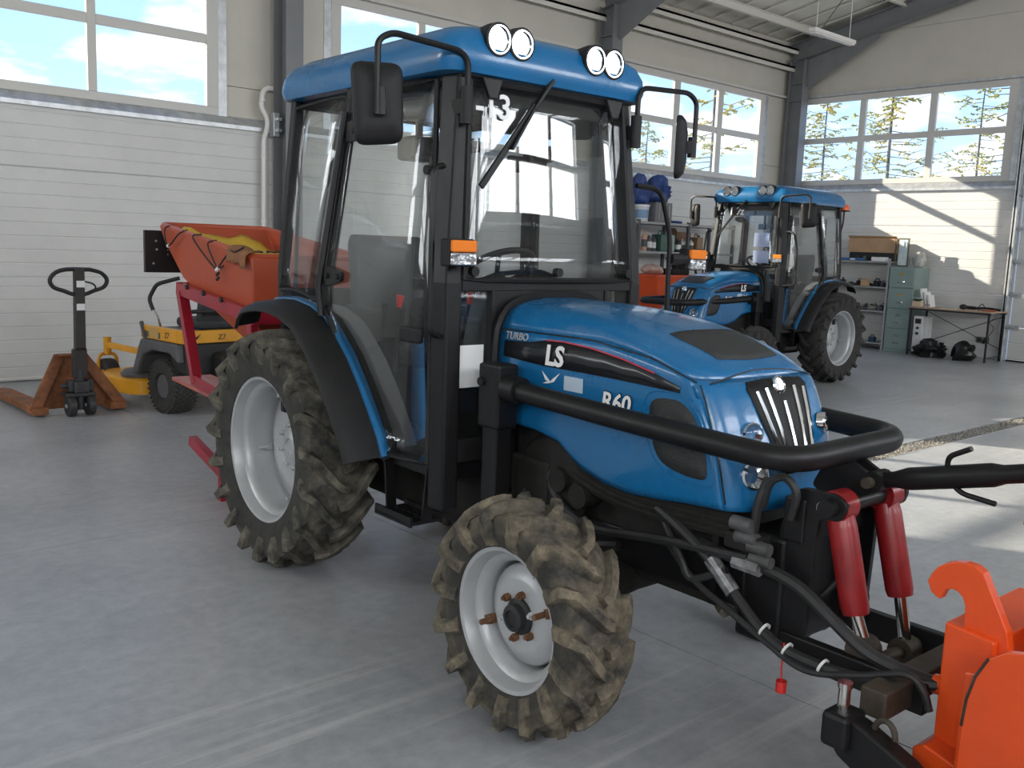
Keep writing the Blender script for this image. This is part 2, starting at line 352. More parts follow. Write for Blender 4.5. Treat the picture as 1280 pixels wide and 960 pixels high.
wb = wall('wall_back', 'x', YB, -1, XL, XR+.1, [ex(c1), ex(c2), ex(c3)])
GATE = (2.2, 6.80)    # sectional gate in the right wall
wr = wall('wall_right', 'y', XR, -1, YF, YB+.1, [ex(cR2), ex(cR)], gates=[GATE])
cF = [(-4.9+k*1.42, -3.6+k*1.42) for k in range(3)]
wf = wall('wall_front', 'x', YF, 1, XL, XR+.1, [ex(cF), ex(c1), ex(c2), ex(c3)], gates=[])
wl = wall('wall_left', 'y', XL, 1, YF, YB+.1, [ex(cR2), ex(cR)], gates=[])
n = 1
for ax, b, s_, cs in (('x', YB+.06, -1, c1), ('x', YB+.06, -1, c2), ('x', YB+.06, -1, c3), ('y', XR+.06, -1, cR), ('y', XR+.06, -1, cR2), ('x', YF-.06, 1, cF), ('x', YF-.06, 1, c1), ('x', YF-.06, 1, c2), ('x', YF-.06, 1, c3), ('y', XL-.06, 1, cR), ('y', XL-.06, 1, cR2)):
    window(n, ax, b, s_, cs); n += 1
# gables above the eaves
for nm, x in (('panel', XR+.06), ('panel', XL-.16)):
    G().prism([(x, YB+.1, EAVE+.1), (x, YM, roofz(YM)+.1), (x, YF-.1, EAVE+.1)], (0, 0, 0), (.1, 0, 0)).build('panel', m_upper, wr if x > 0 else wl, smooth=0)
# roof
rf = struct(G().prism([(XL-.3, YB+.2, roofz(YB)+.10), (XL-.3, YM, roofz(YM)+.10), (XL-.3, YF-.2, roofz(YF)+.10), (XL-.3, YF-.2, roofz(YF)+.25), (XL-.3, YM, roofz(YM)+.25), (XL-.3, YB+.2, roofz(YB)+.25)], (0, 0, 0), (XR-XL+.6, 0, 0)).build('ceiling', m_roof, smooth=0))
for k in range(40):   # shallow standing ribs of the roof sheet
    x = XL+.3+k*.6
    if x > XR: break
    for ya, yb in ((YB, YM), (YF, YM)):
        G().beam((x, ya, roofz(ya)+.095), (x, yb, roofz(yb)+.095), .05, .02).build('rib', m_roof, rf, smooth=0)
# steel frames: columns with haunches and rafters
def ibeam(g, a, b, w, h, up, tf=.014, tw=.01):
    a, b, up = Vector(a), Vector(b), Vector(up).normalized(); d = (b-a).normalized(); up = (up-d*up.dot(d)).normalized()
    g.beam(a+up*(h/2-tf/2), b+up*(h/2-tf/2), w, tf, up); g.beam(a-up*(h/2-tf/2), b-up*(h/2-tf/2), w, tf, up); g.beam(a, b, tw, h-2*tf, up); return g
for x, nm in ((0.2, 'beside the pallet truck bay'), (6.08, 'between the two long windows of the panel wall'), (12.02, 'behind the parked tractor cab'), (17.74, 'standing in the corner of the hall')):
    t = thing('steel_column', 'grey steel I-section column and roof rafter '+nm, 'column', (x, 0, 0), 0)
    for yb, sg in ((YB, -1), (YF, 1)):
        yc = yb+sg*.24
        ibeam(G(), (0, yc, 0), (0, yc, 5.72), .24, .34, (0, 1, 0)).build('column_shaft', m_steel, t, smooth=0)
        G().bb(-.16, .16, yc-.22, yc+.22, 0, .025).build('base_plate', m_steel, t, smooth=0)
        g = G(); yy = yb+sg*.42
        g.prism([(-.005, yy, 5.25), (-.005, yy, roofz(yb)-.30), (-.005, yb+sg*1.9, roofz(yb+sg*1.9)-.34)], (0, 0, 0), (.01, 0, 0))
        g.beam((0, yy, 5.24), (0, yb+sg*1.9, roofz(yb+sg*1.9)-.36), .2, .014, (1, 0, 0)); g.build('haunch', m_steel, t, smooth=0)
        for zz in (4.9, 5.24): G().bb(-.11, .11, yc-.15, yc+.15, zz-.006, zz+.006).build('stiffener', m_steel, t, smooth=0)
        ibeam(G(), (0, yb+sg*.07, roofz(yb)-.16), (0, YM, roofz(YM)-.16), .2, .36, (0, 0, 1)).build('rafter', m_steel, t, smooth=0)
# purlins along x, eave girts, bracing rods
k = 0
for y in (10.9, 9.2, 7.4, 5.6, 3.9, 2.3, .4, -1.4, -3.2):
    t = tag(ibeam(G(), (XL, y, roofz(y)+.01), (XR, y, roofz(y)+.01), .07, .14, (0, 0, 1)).build('roof_purlin', m_roof, smooth=0), 'pale steel purlin carrying the roof sheet across the rafters', 'purlin', 'roof purlins')
for z, d, l_ in ((5.585, .07, 'pale horizontal girt above the windows of the panel wall'), (5.93, .12, 'pale eave girt under the roof edge along the panel wall')):
    tag(G().bb(XL, XR, YB-.06-d, YB+.06, z-.02, z+.02).bb(XL, XR, YB-.06-d, YB-.05-d, z-.09, z+.02).build('wall_girt', m_roof, smooth=0), l_, 'girt')
tag(G().bb(XL, XR, YB-.03, YB+.06, 4.975, 5.02).build('window_head_flashing', m_frame, smooth=0), 'light flashing strip along the window heads of the panel wall', 'flashing')
tag(G().bb(XR-.03, XR+.06, 6.9, YB, 4.975, 5.02).build('window_head_flashing', m_galv, smooth=0), 'galvanised flashing strip above the window with the larch trees', 'flashing')
m_rod = mat('bracing steel', (.30, .29, .28), .4, .6)
for a, b, l_ in (((12.1, 11.1, roofz(11.1)-.12), (17.6, 5.6, roofz(5.6)-.12), 'thin steel bracing rod running from the mid rafter to the gable rafter'), ((17.6, 11.1, roofz(11.1)-.16), (12.1, 5.6, roofz(5.6)-.16), 'thin steel bracing rod running from the corner column to the mid rafter')):
    t = thing('bracing_rod', l_, 'rod'); A, B = Vector(a), Vector(b)
    G().tube([A, B], .011, 6).build('rod', m_rod, t); mdp = A.lerp(B, .35); G().tube([mdp, A.lerp(B, .39)], .022, 6).build('turnbuckle', m_galv, t)
# fluorescent fixtures, switched off as in the photograph
m_lampw = mat('lamp housing', (.8, .78, .76), .4); m_tube = mat('lamp diffuser', (.82, .78, .76), .4)
def fixture(x, y, z, lab, grp):
    t = thing('ceiling_lamp', lab, 'lamp', (x, y, z), 0, grp)
    G().bb(-.62, .62, -.06, .06, 0, .06).build('lamp_housing', m_lampw, t, smooth=0, bevel=.008)
    G().bb(-.60, .60, -.05, .05, -.025, -.001).build('diffuser', m_tube, t, smooth=0, bevel=.008)
    for s_ in (-.5, .5): G().tube([(s_, 0, .06), (s_, 0, roofz(y)-z+.1)], .006, 6).build('suspension_rod', m_lampw, t)
fixture(14.22, 8.55, 5.21, 'slim white fluorescent lamp hanging on rods near the corner column', 'fluorescent lamps')
for x in (8.6, 2.9, -2.8):
    fixture(x, 8.55, 5.17, 'slim white fluorescent lamp hanging under the roof', 'fluorescent lamps')
for x in (14.65, 8.6, 2.9, -2.8):
    fixture(x, 1.4, 5.6, 'slim white fluorescent lamp hanging under the roof', 'fluorescent lamps')
    fixture(x, -2.4, 5.3, 'slim white fluorescent lamp hanging under the roof', 'fluorescent lamps')
# sectional gate in the right wall
dr = struct(G().bb(XR-.02, XR+.06, GATE[0], GATE[1], 4.66, 4.80).build('door_1', m_lower, smooth=0))
for i in range(8):
    z0 = .03+i*.58; ribbed(G(), GATE[0]+.02, GATE[1]-.03, z0+.004, z0+.572, XR-.03, .05, -1, 'y', .29).build('panel', m_lower, dr, smooth=0)
    if i:
        g = G(); y = GATE[1]-.1; g.bb(XR-.055, XR-.03, y-.09, y+.09, z0-.045, z0+.045); g.tube([(XR-.07, y-.02, z0), (XR-.07, y+.19, z0)], .012, 8); g.cyl((XR-.07, y+.15, z0), (XR-.07, y+.19, z0), .035, 12); g.build('roller_hinge', m_galv, dr, smooth=40)
G().bb(XR-.16, XR-.02, GATE[1]+.05, GATE[1]+.075, 0, 4.4).bb(XR-.16, XR-.13, GATE[1]+.02, GATE[1]+.10, 0, 4.4).bb(XR-.03, XR-.005, GATE[1]+.03, GATE[1]+.14, 0, 4.7).build('guide_rail', m_galv, dr, smooth=0)
G().bb(XR-.08, XR-.03, GATE[0]+.02, GATE[1]-.03, 0, .03).build('bottom_seal', m_dark, dr, smooth=0)
# white drain pipe by the column
t = thing('downpipe', 'white plastic pipe with an offset bend clipped to the panel wall', 'pipe', (5.8, YB-.10, 0))
G().tube(fillet([(.13, 0, 3.60), (.06, 0, 3.60), (0, 0, 3.55), (-.03, 0, 3.36), (.05, -.02, 3.22), (.05, -.02, 3.10), (-.0, -.02, 2.95), (0, -.02, .02)], .06), .032, 12).build('pipe', m_pipe, t)
for z in (3.42, 2.72, 1.9, 1.0): G().cyl((-.0 if z < 3 else -.02, -.02, z), (-.0 if z < 3 else -.02, -.02, z+.03), .04, 12).build('pipe_clip', m_pipe, t)
tag(G().bb(5.92, 6.0, YB-.16, YB-.05, 3.0, 3.30).bb(5.95, 6.02, YB-.20, YB-.12, 3.06, 3.10).bb(5.95, 6.02, YB-.20, YB-.12, 3.2, 3.24).build('pipe_bracket', m_galv, smooth=0, bevel=.006), 'small galvanised bracket joining the wall sill and the steel column', 'bracket')
tag(G().tube([(12.6, YB-.06, .03), (1.2, YB-.06, .03)], .02, 6).build('wall_conduit', m_pipe), 'white conduit lying along the foot of the panel wall', 'conduit')
# ================================================================ tractor (x forward, y left, z up; origin under the rear axle)
m_blue = mat('blue paint', (.007, .135, .33), .28, 0, var=.10, vscale=3, coat=.35, rvar=.06)
m_black = mat('black painted steel', (.008, .008, .009), .45, 0, var=.25, vscale=7, rvar=.1, spec=.35)
m_plastic = mat('black plastic', (.014, .014, .015), .55, var=.2, vscale=12, bump=.06, bscale=90, spec=.3)
m_engine = mat('grimy engine iron', (.010, .0098, .0095), .65, .1, var=.5, vscale=14, col2=(.022, .020, .017), bump=.2, bscale=40, spec=.3)
m_silver = mat('silver wheel paint', (.46, .47, .48), .38, .25, var=.12, vscale=5, rvar=.08)
m_chrome = mat('chrome', (.75, .76, .78), .12, 1)
m_rust = mat('rusty bolt', (.20, .10, .05), .75, .3, var=.5, vscale=60)
m_cglass = glassmat('cab glass', (.93, .945, .945), 1.5, .012); m_wsglass = glassmat('windscreen glass', (.93, .94, .945), 1.52, .005)
m_orange = mat('amber lens', (.85, .22, .02), .2, spec=.6)
m_clear = mat('clear lens', (.55, .56, .58), .15, .75, var=.5, vscale=40, bump=.6, bscale=45)
m_seat = mat('dark seat fabric', (.05, .052, .055), .8, var=.2, vscale=30)
m_cabgrey = mat('cab trim grey', (.055, .056, .058), .6)
m_inner = mat('grey inner fender', (.13, .13, .135), .5)
m_white = mat('white print', (.82, .82, .82), .5)
m_redp = mat('red plastic', (.60, .03, .025), .35)
m_mesh = mat('dark vent mesh', (.035, .036, .037), .6, var=.4, vscale=160, bump=.5, bscale=220)
m_decal = mat('black decal', (.018, .02, .023), .25)
m_dred = mat('red decal line', (.55, .04, .07), .35)
m_mirror = mat('mirror glass', (.85, .86, .88), .03, 1)
m_hose = mat('hydraulic hose rubber', (.02, .02, .021), .55, var=.3, vscale=30)
def tiremat(name, mudc, level):
    m = bpy.data.materials.new(name); m.use_nodes = True; t = m.node_tree; l = t.links; b = t.nodes['Principled BSDF']
    at = t.nodes.new('ShaderNodeAttribute'); at.attribute_name = 'mud'; tcn = t.nodes.new('ShaderNodeTexCoord')
    def noise(s, d=6):
        n = t.nodes.new('ShaderNodeTexNoise'); n.inputs['Scale'].default_value = s; n.inputs['Detail'].default_value = d; n.inputs['Roughness'].default_value = .68; l.new(tcn.outputs['Object'], n.inputs['Vector']); return n.outputs['Fac']
    def mth(op, a, bb):
        x = t.nodes.new('ShaderNodeMath'); x.operation = op
        for i, q in enumerate((a, bb)):
            if isinstance(q, (int, float)): x.inputs[i].default_value = q
            else: l.new(q, x.inputs[i])
        return x.outputs[0]
    f = mth('MULTIPLY', at.outputs['Fac'], level)
    r = t.nodes.new('ShaderNodeMapRange'); r.inputs['From Min'].default_value = .36; r.inputs['From Max'].default_value = .62; l.new(noise(11), r.inputs[0])
    fac = mth('MULTIPLY', f, r.outputs[0]); fac = mth('MINIMUM', fac, 1.0)
    r2 = t.nodes.new('ShaderNodeValToRGB'); l.new(noise(26), r2.inputs[0]); e = r2.color_ramp.elements; e[0].position = .35; e[1].position = .7; e[0].color = (*[c*.45 for c in mudc], 1); e[1].color = (*mudc, 1)
    r3 = t.nodes.new('ShaderNodeValToRGB'); l.new(noise(7), r3.inputs[0]); e = r3.color_ramp.elements; e[0].position = .3; e[1].position = .75; e[0].color = (.016, .016, .016, 1); e[1].color = (.045, .043, .038, 1)
    x = t.nodes.new('ShaderNodeMix'); x.data_type = 'RGBA'; l.new(fac, x.inputs['Factor']); l.new(r3.outputs[0], x.inputs['A']); l.new(r2.outputs[0], x.inputs['B']); l.new(x.outputs['Result'], b.inputs['Base Color'])
    b.inputs['Roughness'].default_value = .8
    bp = t.nodes.new('ShaderNodeBump'); bp.inputs['Strength'].default_value = .55; bp.inputs['Distance'].default_value = .012; l.new(noise(38), bp.inputs['Height']); l.new(bp.outputs[0], b.inputs['Normal'])
    MATS[name] = m; return m
m_tf = tiremat('muddy front tyre', (.30, .25, .17), 1.0); m_tr = tiremat('dusty rear tyre', (.26, .235, .175), .9); m_tc = tiremat('clean tyre', (.10, .095, .085), .3)

def tire(g, attr, R, hw, rb, nl, lh, delta, wb, bead):
    """carcass lathe + chevron lugs ; axis y"""
    def cr(y): return R-lh-.035*(abs(y)/hw)**2.2
    prof = [(rb, bead), (rb+.008, bead+.02)]
    for t in (.15, .35, .6, .8): prof.append((rb+.012+(cr(hw)-.05-rb)*t, bead+.02+(hw-bead-.02)*math.sin(min(1, t*1.25)*math.pi/2)))
    sh = [(cr(hw*k), hw*k) for k in (.93, .7, .4, 0)]
    half = prof+[(cr(hw)-.022, hw*.985)]+sh; full = half+[(r, -y) for r, y in half[-2::-1]]
    n0 = len(g.v); g.lathe(full, ax=(0, 1, 0), n=56, caps=False)
    for r, y in full:
        attr += [(.75 if r > R-lh-.03 else (.4 if r > R-lh-.09 else .13))]*56
    for s_ in (1, -1):
        for i in range(nl):
            th0 = 2*math.pi*(i+(.5 if s_ < 0 else 0))/nl; rings = []
            smp = [(-.10, 0), (.12, .07), (.35, .26), (.6, .52), (.82, .80), (1.0, 1.0)]
            pts = []
            for k, (u, dth) in enumerate(smp):
                y = u*hw; th = th0+delta*dth; pts.append((y, th, cr(y), lh*(1.0 if k else .8)))
            pts.append((hw*1.005, th0+delta*1.06, cr(hw)-.045, lh*.62)); pts.append((hw*.985, th0+delta*1.07, cr(hw)-.10, lh*.10))
            P3 = [Vector((r*math.cos(th), s_*y, r*math.sin(th))) for y, th, r, _ in pts]
            for k, (y, th, r, h) in enumerate(pts):
                T = (P3[min(k+1, len(P3)-1)]-P3[max(k-1, 0)]).normalized()
                out = Vector((math.cos(th), 0, math.sin(th)))
                nrm = out if k < 5 else (out*.75+Vector((0, s_*.65, 0)) if k == 5 else out*.25+Vector((0, s_*.97, 0)))
                nrm = (nrm-T*nrm.dot(T)).normalized(); b = T.cross(nrm)
                w0 = wb*(1.25 if k in (0, 7) else 1); w1 = wb*.62
                if k >= 5: w0 *= 1.25; w1 *= 1.2
                c = P3[k]-nrm*.006
                rings.append([c-b*w0/2, c-b*w1/2+nrm*(h+.006), c+b*w1/2+nrm*(h+.006), c+b*w0/2])
            g.loft(rings); attr += [.55, 1.0, 1.0, .55]*len(rings)
    return g
def wheel(parent, x, y, z, out, R, hw, rb, nl, lh, delta, wb, bead, disc, tmat, nm, bolts, rbolt, hubr, hubmat, deep):
    """out = +1 if the dish looks to +y"""
    flw = bead+.015; a = (0, out, 0)
    prof = [(rb+.006, flw-.022), (rb+.010, flw-.006), (rb+.002, flw), (rb-.012, flw-.004), (rb-.022, flw-.022), (rb-.030, flw-.050), (rb-.046, flw-.058), (rb-.058, flw-.074), (rb-.062, flw-.11), (rb-.062, -flw+.06), (rb-.03, -flw+.03), (rb+.004, -flw), (rb-.02, -flw-.002), (rb-.075, -flw+.07), (rb-.078, disc-.012)]
    r0 = rb-.070
    prof += [(r0*.98, disc-.02), (r0*.86, disc-.006), (r0*.74, disc+.012), (r0*.66, disc+.014), (hubr*1.3, disc+.010)]
    w = G().lathe(prof, ax=a, n=48, caps=False).build(nm, m_silver, parent, smooth=40); w.location = Vector((x, y, z))*S
    g = G(); at = []; tire(g, at, R, hw, rb-.004, nl, lh, delta, wb, bead); g.build('tire', tmat, w, smooth=28, attr=at, recalc=True)
    G().lathe([(hubr*1.35, disc), (hubr*1.3, disc+.02), (hubr, disc+.026), (hubr*.95, disc+deep), (hubr*.6, disc+deep+.006), (hubr*.55, disc+deep-.004), (.001, disc+deep-.004)], ax=a, n=28).build('hub', hubmat, w, smooth=40)
    for k in range(bolts):
        t = 2*math.pi*(k+.35)/bolts; c = Vector((rbolt*math.cos(t), 0, rbolt*math.sin(t)))
        G().tube([c+Vector(a)*(disc+.005), c+Vector(a)*(disc+.032)], .0145, 6).tube([c+Vector(a)*(disc+.03), c+Vector(a)*(disc+.044)], .008, 6).build('wheel_bolt', m_rust if (k % 3 and nm.startswith('front')) else m_galv, w, smooth=40)
    for k in range(4 if nm.startswith('rear') else 2):   # rim clamps between barrel and disc
        t = 2*math.pi*(k+.12)/(4 if nm.startswith('rear') else 2); c = Vector((math.cos(t), 0, math.sin(t)))
        r1 = rb-.085
        G().box(c*r1+Vector(a)*(disc+.012), (.034, .03, .034), (0, -t, 0)).tube([c*(r1-.02)+Vector(a)*(disc+.02), c*(r1-.02)+Vector(a)*(disc+.075)], .011, 6).build('rim_clamp', m_silver if nm.startswith('rear') else m_rust, w, smooth=40)
    t = 1.2; c = Vector((math.cos(t), 0, math.sin(t)))*(rb-.075); G().tube([c+Vector(a)*(flw-.12), c*.93+Vector(a)*(flw-.075)], .005, 6).build('valve', m_chrome, w)
    return w
# ---- hood surface
def zc(t, tab):
    for (a, b), (c, d) in zip(tab, tab[1:]):
        if t <= c: return b+(d-b)*max(0, (t-a))/(c-a)
    return tab[-1][1]
def zs_(t, tab):
    '''smooth (Catmull-Rom, non uniform) table lookup'''
    n = len(tab)
    if t <= tab[0][0]: return tab[0][1]
    if t >= tab[-1][0]: return tab[-1][1]
    for i in range(n-1):
        if t <= tab[i+1][0]: break
    def sl(k):
        if k == 0: return (tab[1][1]-tab[0][1])/(tab[1][0]-tab[0][0])
        if k == n-1: return (tab[-1][1]-tab[-2][1])/(tab[-1][0]-tab[-2][0])
        a = (tab[k][1]-tab[k-1][1])/(tab[k][0]-tab[k-1][0]); b = (tab[k+1][1]-tab[k][1])/(tab[k+1][0]-tab[k][0])
        return 0 if a*b <= 0 else 2*a*b/(a+b)
    x0, y0 = tab[i]; x1, y1 = tab[i+1]; h = x1-x0; u = (t-x0)/h
    return y0*(1+2*u)*(1-u)**2+sl(i)*h*u*(1-u)**2+y1*u*u*(3-2*u)+sl(i+1)*h*u*u*(u-1)
AF = [(.82, 2.715), (1.0, 2.665), (1.10, 2.632), (1.2, 2.59), (1.27, 2.555), (1.31, 2.50), (1.35, 2.44), (1.40, 2.315), (1.44, 2.17), (1.47, 2.0), (1.49, 1.83), (1.50, 1.62)]
HW = [(.82, .31), (.95, .338), (1.25, .338), (1.375, .325), (1.42, .305), (1.45, .28), (1.475, .235), (1.49, .17), (1.50, .08)]
CC = [(.82, .12), (1.27, .13), (1.36, .22), (1.44, .32), (1.50, .3)]
ZB = [(1.40, .985), (1.62, .98), (1.79, .955), (1.90, .885), (2.02, .847), (2.16, .832), (2.62, .868), (2.8, .86)]
def outline(z, n=14):
    """half outline from the rear (x=1.40) to the nose centre, y>=0"""
    af, w, c = zs_(z, AF), zs_(z, HW), zs_(z, CC); pts = []
    for k in range(9): pts.append((1.40+(af-c-1.40)*k/9, w))
    for k in range(n+1):
        t = math.pi/2*k/n; pts.append((af-c+c*math.sin(t)**(.8), w*max(0, math.cos(t))**(.62) if k < n else 0.0))
    return pts
def nose_x(y, z):
    o = outline(z); y = abs(y)
    for (x0, y0), (x1, y1) in zip(o[8:], o[9:]):
        if y1 <= y <= y0+1e-9: return x0+(x1-x0)*((y0-y)/(y0-y1) if y0 > y1 else 1)
    return o[-1][0]
ZL = [0, .10, .22, .34, .48, .62, .76, .88, .96, 1.0]
def hood_rows():
    rows = []
    zs = [('b', k) for k in (0, .15, .35, .55, .75, 1.0)]+[('z', z) for z in (1.10, 1.17, 1.23, 1.27, 1.295, 1.325, 1.35, 1.375, 1.40, 1.42, 1.44, 1.455, 1.47, 1.48, 1.49, 1.495, 1.50)]
    for kind, v in zs:
        if kind == 'b':
            o = outline(.90+.13*v); row = []
            for x, y in o: zb = zs_(x, ZB); row.append((x, y, zb+(1.03-zb)*v))
        else: row = [(x, y, v) for x, y in outline(v)]
        rows.append([Vector(p) for p in row]+[Vector((p[0], -p[1], p[2])) for p in row[-2::-1]])
    return rows
def side_l(a, z):
    b = zc(a, [(-.2, .60), (-.02, .63), (.45, .655), (.9, .64), (1.30, .598), (1.36, .585)])
    return b-(.092*max(0, (z-1.5))/.88 if z > 1.5 else .012*(1.5-z))
def gpanel(name, bot, top, parent, material, side, rows=8, th=.005):
    """glazing panel on the cab side surface ; bot/top are matching lists of (a,z)"""
    g = G(); n = len(bot); vs = []
    for j in range(rows+1):
        t = j/rows
        for (a0, z0), (a1, z1) in zip(bot, top):
            a, z = a0+(a1-a0)*t, z0+(z1-z0)*t; vs.append((a, -side*side_l(a, z), z))
    fs = [(j*n+i, j*n+i+1, (j+1)*n+i+1, (j+1)*n+i) for j in range(rows) for i in range(n-1)]
    g.add(vs, fs); o = g.build(name, material, parent, smooth=60, recalc=False)
    md = o.modifiers.new('thick', 'SOLIDIFY'); md.thickness = th*S; md.offset = 0
    return o
def sidepath(pts, side, off=0): return [(a, -side*(side_l(a, z)+off), z) for a, z in pts]
def tractor(name, label, loc, yaw, tf, tr, wtext, swing=True):
    T = thing(name, label, 'tractor', loc, yaw)
    # wheels
    for s_ in (1, -1):     # s_=1: left (+y)
        wheel(T, 0, s_*.603, .626, s_, .630, .170, .378, 19, .040, .30, .052, .132, -.045, tr, 'rear_wheel', 8, .115, .075, m_silver, .03)
        wheel(T, 2.10, s_*.735, .430, s_, .433, .122, .256, 15, .034, .36, .046, .092, .022, tf, 'front_wheel', 6, .082, .050, m_dark, .05)
    # hood : grid split into nose, top and sides, with real gaps between
    rows = hood_rows(); nc = len(rows[0]); sets = {'hood_top': [], 'hood_side': [], 'hood_side_r': [], 'nose_cowl': []}
    def seam_z(x): return zc(x, [(1.40, 1.372), (1.94, 1.378), (2.27, 1.342), (2.47, 1.279), (3, 1.27)])
    for j in range(len(rows)-1):
        for i in range(nc-1):
            q = [rows[j][i], rows[j][i+1], rows[j+1][i+1], rows[j+1][i]]; c = sum(q, Vector())/4
            nose_lim = zc(c.z, [(.8, 2.60), (.92, 2.60), (1.03, 2.57), (1.15, 2.53), (1.28, 2.44), (1.30, 2.41), (1.33, 9)])
            k = 'nose_cowl' if c.x > nose_lim else ('hood_top' if c.z > seam_z(c.x) else ('hood_side' if c.y > 0 else 'hood_side_r'))
            sets[k].append((j*nc+i, (j+1)*nc+i, (j+1)*nc+i+1, j*nc+i+1))
    sets['hood_top'].append(tuple((len(rows)-1)*nc+i for i in range(nc-1, -1, -1)))
    flat = [p for r in rows for p in r]
    for k, fs in sets.items():
        us = sorted({i for f in fs for i in f}); mp = {u: i for i, u in enumerate(us)}
        o = G().add([flat[u] for u in us], [tuple(mp[i] for i in f) for f in fs]).build('hood_side' if k.startswith('hood_side') else k, m_blue, T, smooth=50, recalc=False)
        md = o.modifiers.new('thick', 'SOLIDIFY'); md.thickness = .006*S; md.offset = -1
    def on_side(x, z, off=.002): # right side of the hood
        o = outline(max(.9, z)); w = zs_(z, HW)
        if x > o[8][0]:
            for (x0, y0), (x1, y1) in zip(o[8:], o[9:]):
                if x0 <= x <= x1: w = y0+(y1-y0)*(x-x0)/max(1e-6, x1-x0); break
        return w+off
    for s_ in (1, -1):   # seam lines as thin gaskets
        p = [(x, s_*on_side(x, seam_z(x), .000), seam_z(x)) for x in [1.41+k*.07 for k in range(16)]]
        G().tube(p, .0035, 5).build('seam_gasket', m_decal, T)
        p = [(x, s_*on_side(x, z, .0), z) for x, z in ((2.475, 1.275), (2.505, 1.22), (2.535, 1.15), (2.575, 1.04), (2.60, .95), (2.612, .89))]
        G().tube(p, .0035, 5).build('seam_gasket', m_decal, T)
    p = []
    for k in range(25):
        y = -.30+.60*k/24; z = 1.315-.035*(abs(y)/.30)**2; p.append((nose_x(y, z)+.001, y, z))
    G().tube(p, .0035, 5).build('seam_gasket', m_decal, T)
    # rear hood surround (grey rubber lip)
    p = [(1.40, .338*math.copysign(1, u)*min(1, abs(u)), 0) for u in (1, -1)]
    lip = [(1.395, -.345, 1.0), (1.395, -.345, 1.30), (1.395, -.325, 1.40), (1.395, -.27, 1.468), (1.395, -.16, 1.505), (1.395, 0, 1.513)]; lip = lip+[(x, -y, z) for x, y, z in lip[-2::-1]]
    G().tube(spline(lip, 4), .018, 6).build('hood_lip', m_plastic, T)
    # hood top vent, side vents
    def htop(x, y):   # height of the hood top at (x,y)
        lo, hi = 1.20, 1.5
        for _ in range(30):
            z = (lo+hi)/2; af, w, c = zs_(z, AF), zs_(z, HW), zs_(z, CC); ok = abs(y) < w and x < nose_x(y, z)
            lo, hi = (z, hi) if ok else (lo, z)
        return lo
    vs, fs = [], []; nx, ny = 6, 8
    for i in range(nx+1):
        for j in range(ny+1):
            u, v = i/nx, j/ny*2-1; x = 2.215+.215*u+.02*(1-v*v)*u-.0*v; y = v*(.205-.03*u-.05*max(0, .25-u)*4*.25); vs.append((x, y, htop(x, y)+.004))
    fs = [(i*(ny+1)+j, i*(ny+1)+j+1, (i+1)*(ny+1)+j+1, (i+1)*(ny+1)+j) for i in range(nx) for j in range(ny)]
    o = G().add(vs, fs).build('hood_vent', m_mesh, T, smooth=60); md = o.modifiers.new('t', 'SOLIDIFY'); md.thickness = .006*S
    sv = fillet([(2.262, 0, 1.205), (2.40, 0, 1.215), (2.475, 0, 1.165), (2.535, 0, 1.02), (2.54, 0, .955), (2.43, 0, .955), (2.32, 0, .985), (2.275, 0, 1.08)], .06, 4, True)
    for s_ in (1, -1):
        g = G(); c = Vector((2.40, 0, 1.08)); ring = []
        for f in (1.0, .6, .2): ring.append([Vector(((c+(p-c)*f).x, s_*on_side((c+(p-c)*f).x, (c+(p-c)*f).z, .003), (c+(p-c)*f).z)) for p in sv])
        g.loft(ring, True, False); k = len(sv); g.f.append(tuple(range(2*k, 3*k)))
        o = g.build('side_vent', m_mesh, T, smooth=60); md = o.modifiers.new('t', 'SOLIDIFY'); md.thickness = .005*S
        rim = [Vector((c.x+(p.x-c.x)*1.20, s_*on_side(c.x+(p.x-c.x)*1.20, c.z+(p.z-c.z)*1.17, .0), c.z+(p.z-c.z)*1.17)) for p in sv]
        G().tube(rim, .0025, 5, closed=True).build('side_vent_seam', m_blue, T)
        # black decal with the maker's letters
        top = [(1.44, 1.327), (1.60, 1.335), (1.70, 1.352), (1.80, 1.355), (1.95, 1.347), (2.12, 1.325), (2.28, 1.293), (2.40, 1.26)]; bt = [(1.44, 1.262), (1.60, 1.252), (1.70, 1.248), (1.80, 1.248), (1.95, 1.248), (2.12, 1.246), (2.28, 1.242), (2.40, 1.238)]
        vs = [(x, s_*on_side(x, z, .0015), z) for x, z in top+bt]; n_ = len(top); o = G().add(vs, [(i, i+1, n_+i+1, n_+i) for i in range(n_-1)]).build('decal_panel', m_decal, T, smooth=60); md = o.modifiers.new('t', 'SOLIDIFY'); md.thickness = .002*S; md.offset = 0
        G().tube([(x, s_*on_side(x, z, .003), z) for x, z in top[2:7]], .0035, 4).build('decal_line', m_dred, T)
        X = (1, 0, 0) if s_ < 0 else (-1, 0, 0); o1 = (1.705 if s_ < 0 else 1.86)
        text('LS', 'letters', .112, frame((o1, s_*.3445, 1.258), X, (0, 0, 1)), m_white, T, bold=.03, shear=.12)
        text('TURBO', 'letters', .043, frame((1.455 if s_ < 0 else 1.60, s_*.3435, 1.338), X, (0, 0, 1)), m_silver, T, shear=.25, bold=.008)
        text('R60', 'letters', .092, frame((2.03 if s_ < 0 else 2.19, s_*.3428, 1.130), X, (0, 0, 1)), m_decal, T, shear=.12, bold=.055); text('R60', 'letters', .092, frame((2.03 if s_ < 0 else 2.19, s_*.3445, 1.130), X, (0, 0, 1)), m_white, T, shear=.12, bold=.022)
        # small winged mark and plain sticker
        ox = 1.69 if s_ < 0 else 1.80; sg = 1 if s_ < 0 else -1
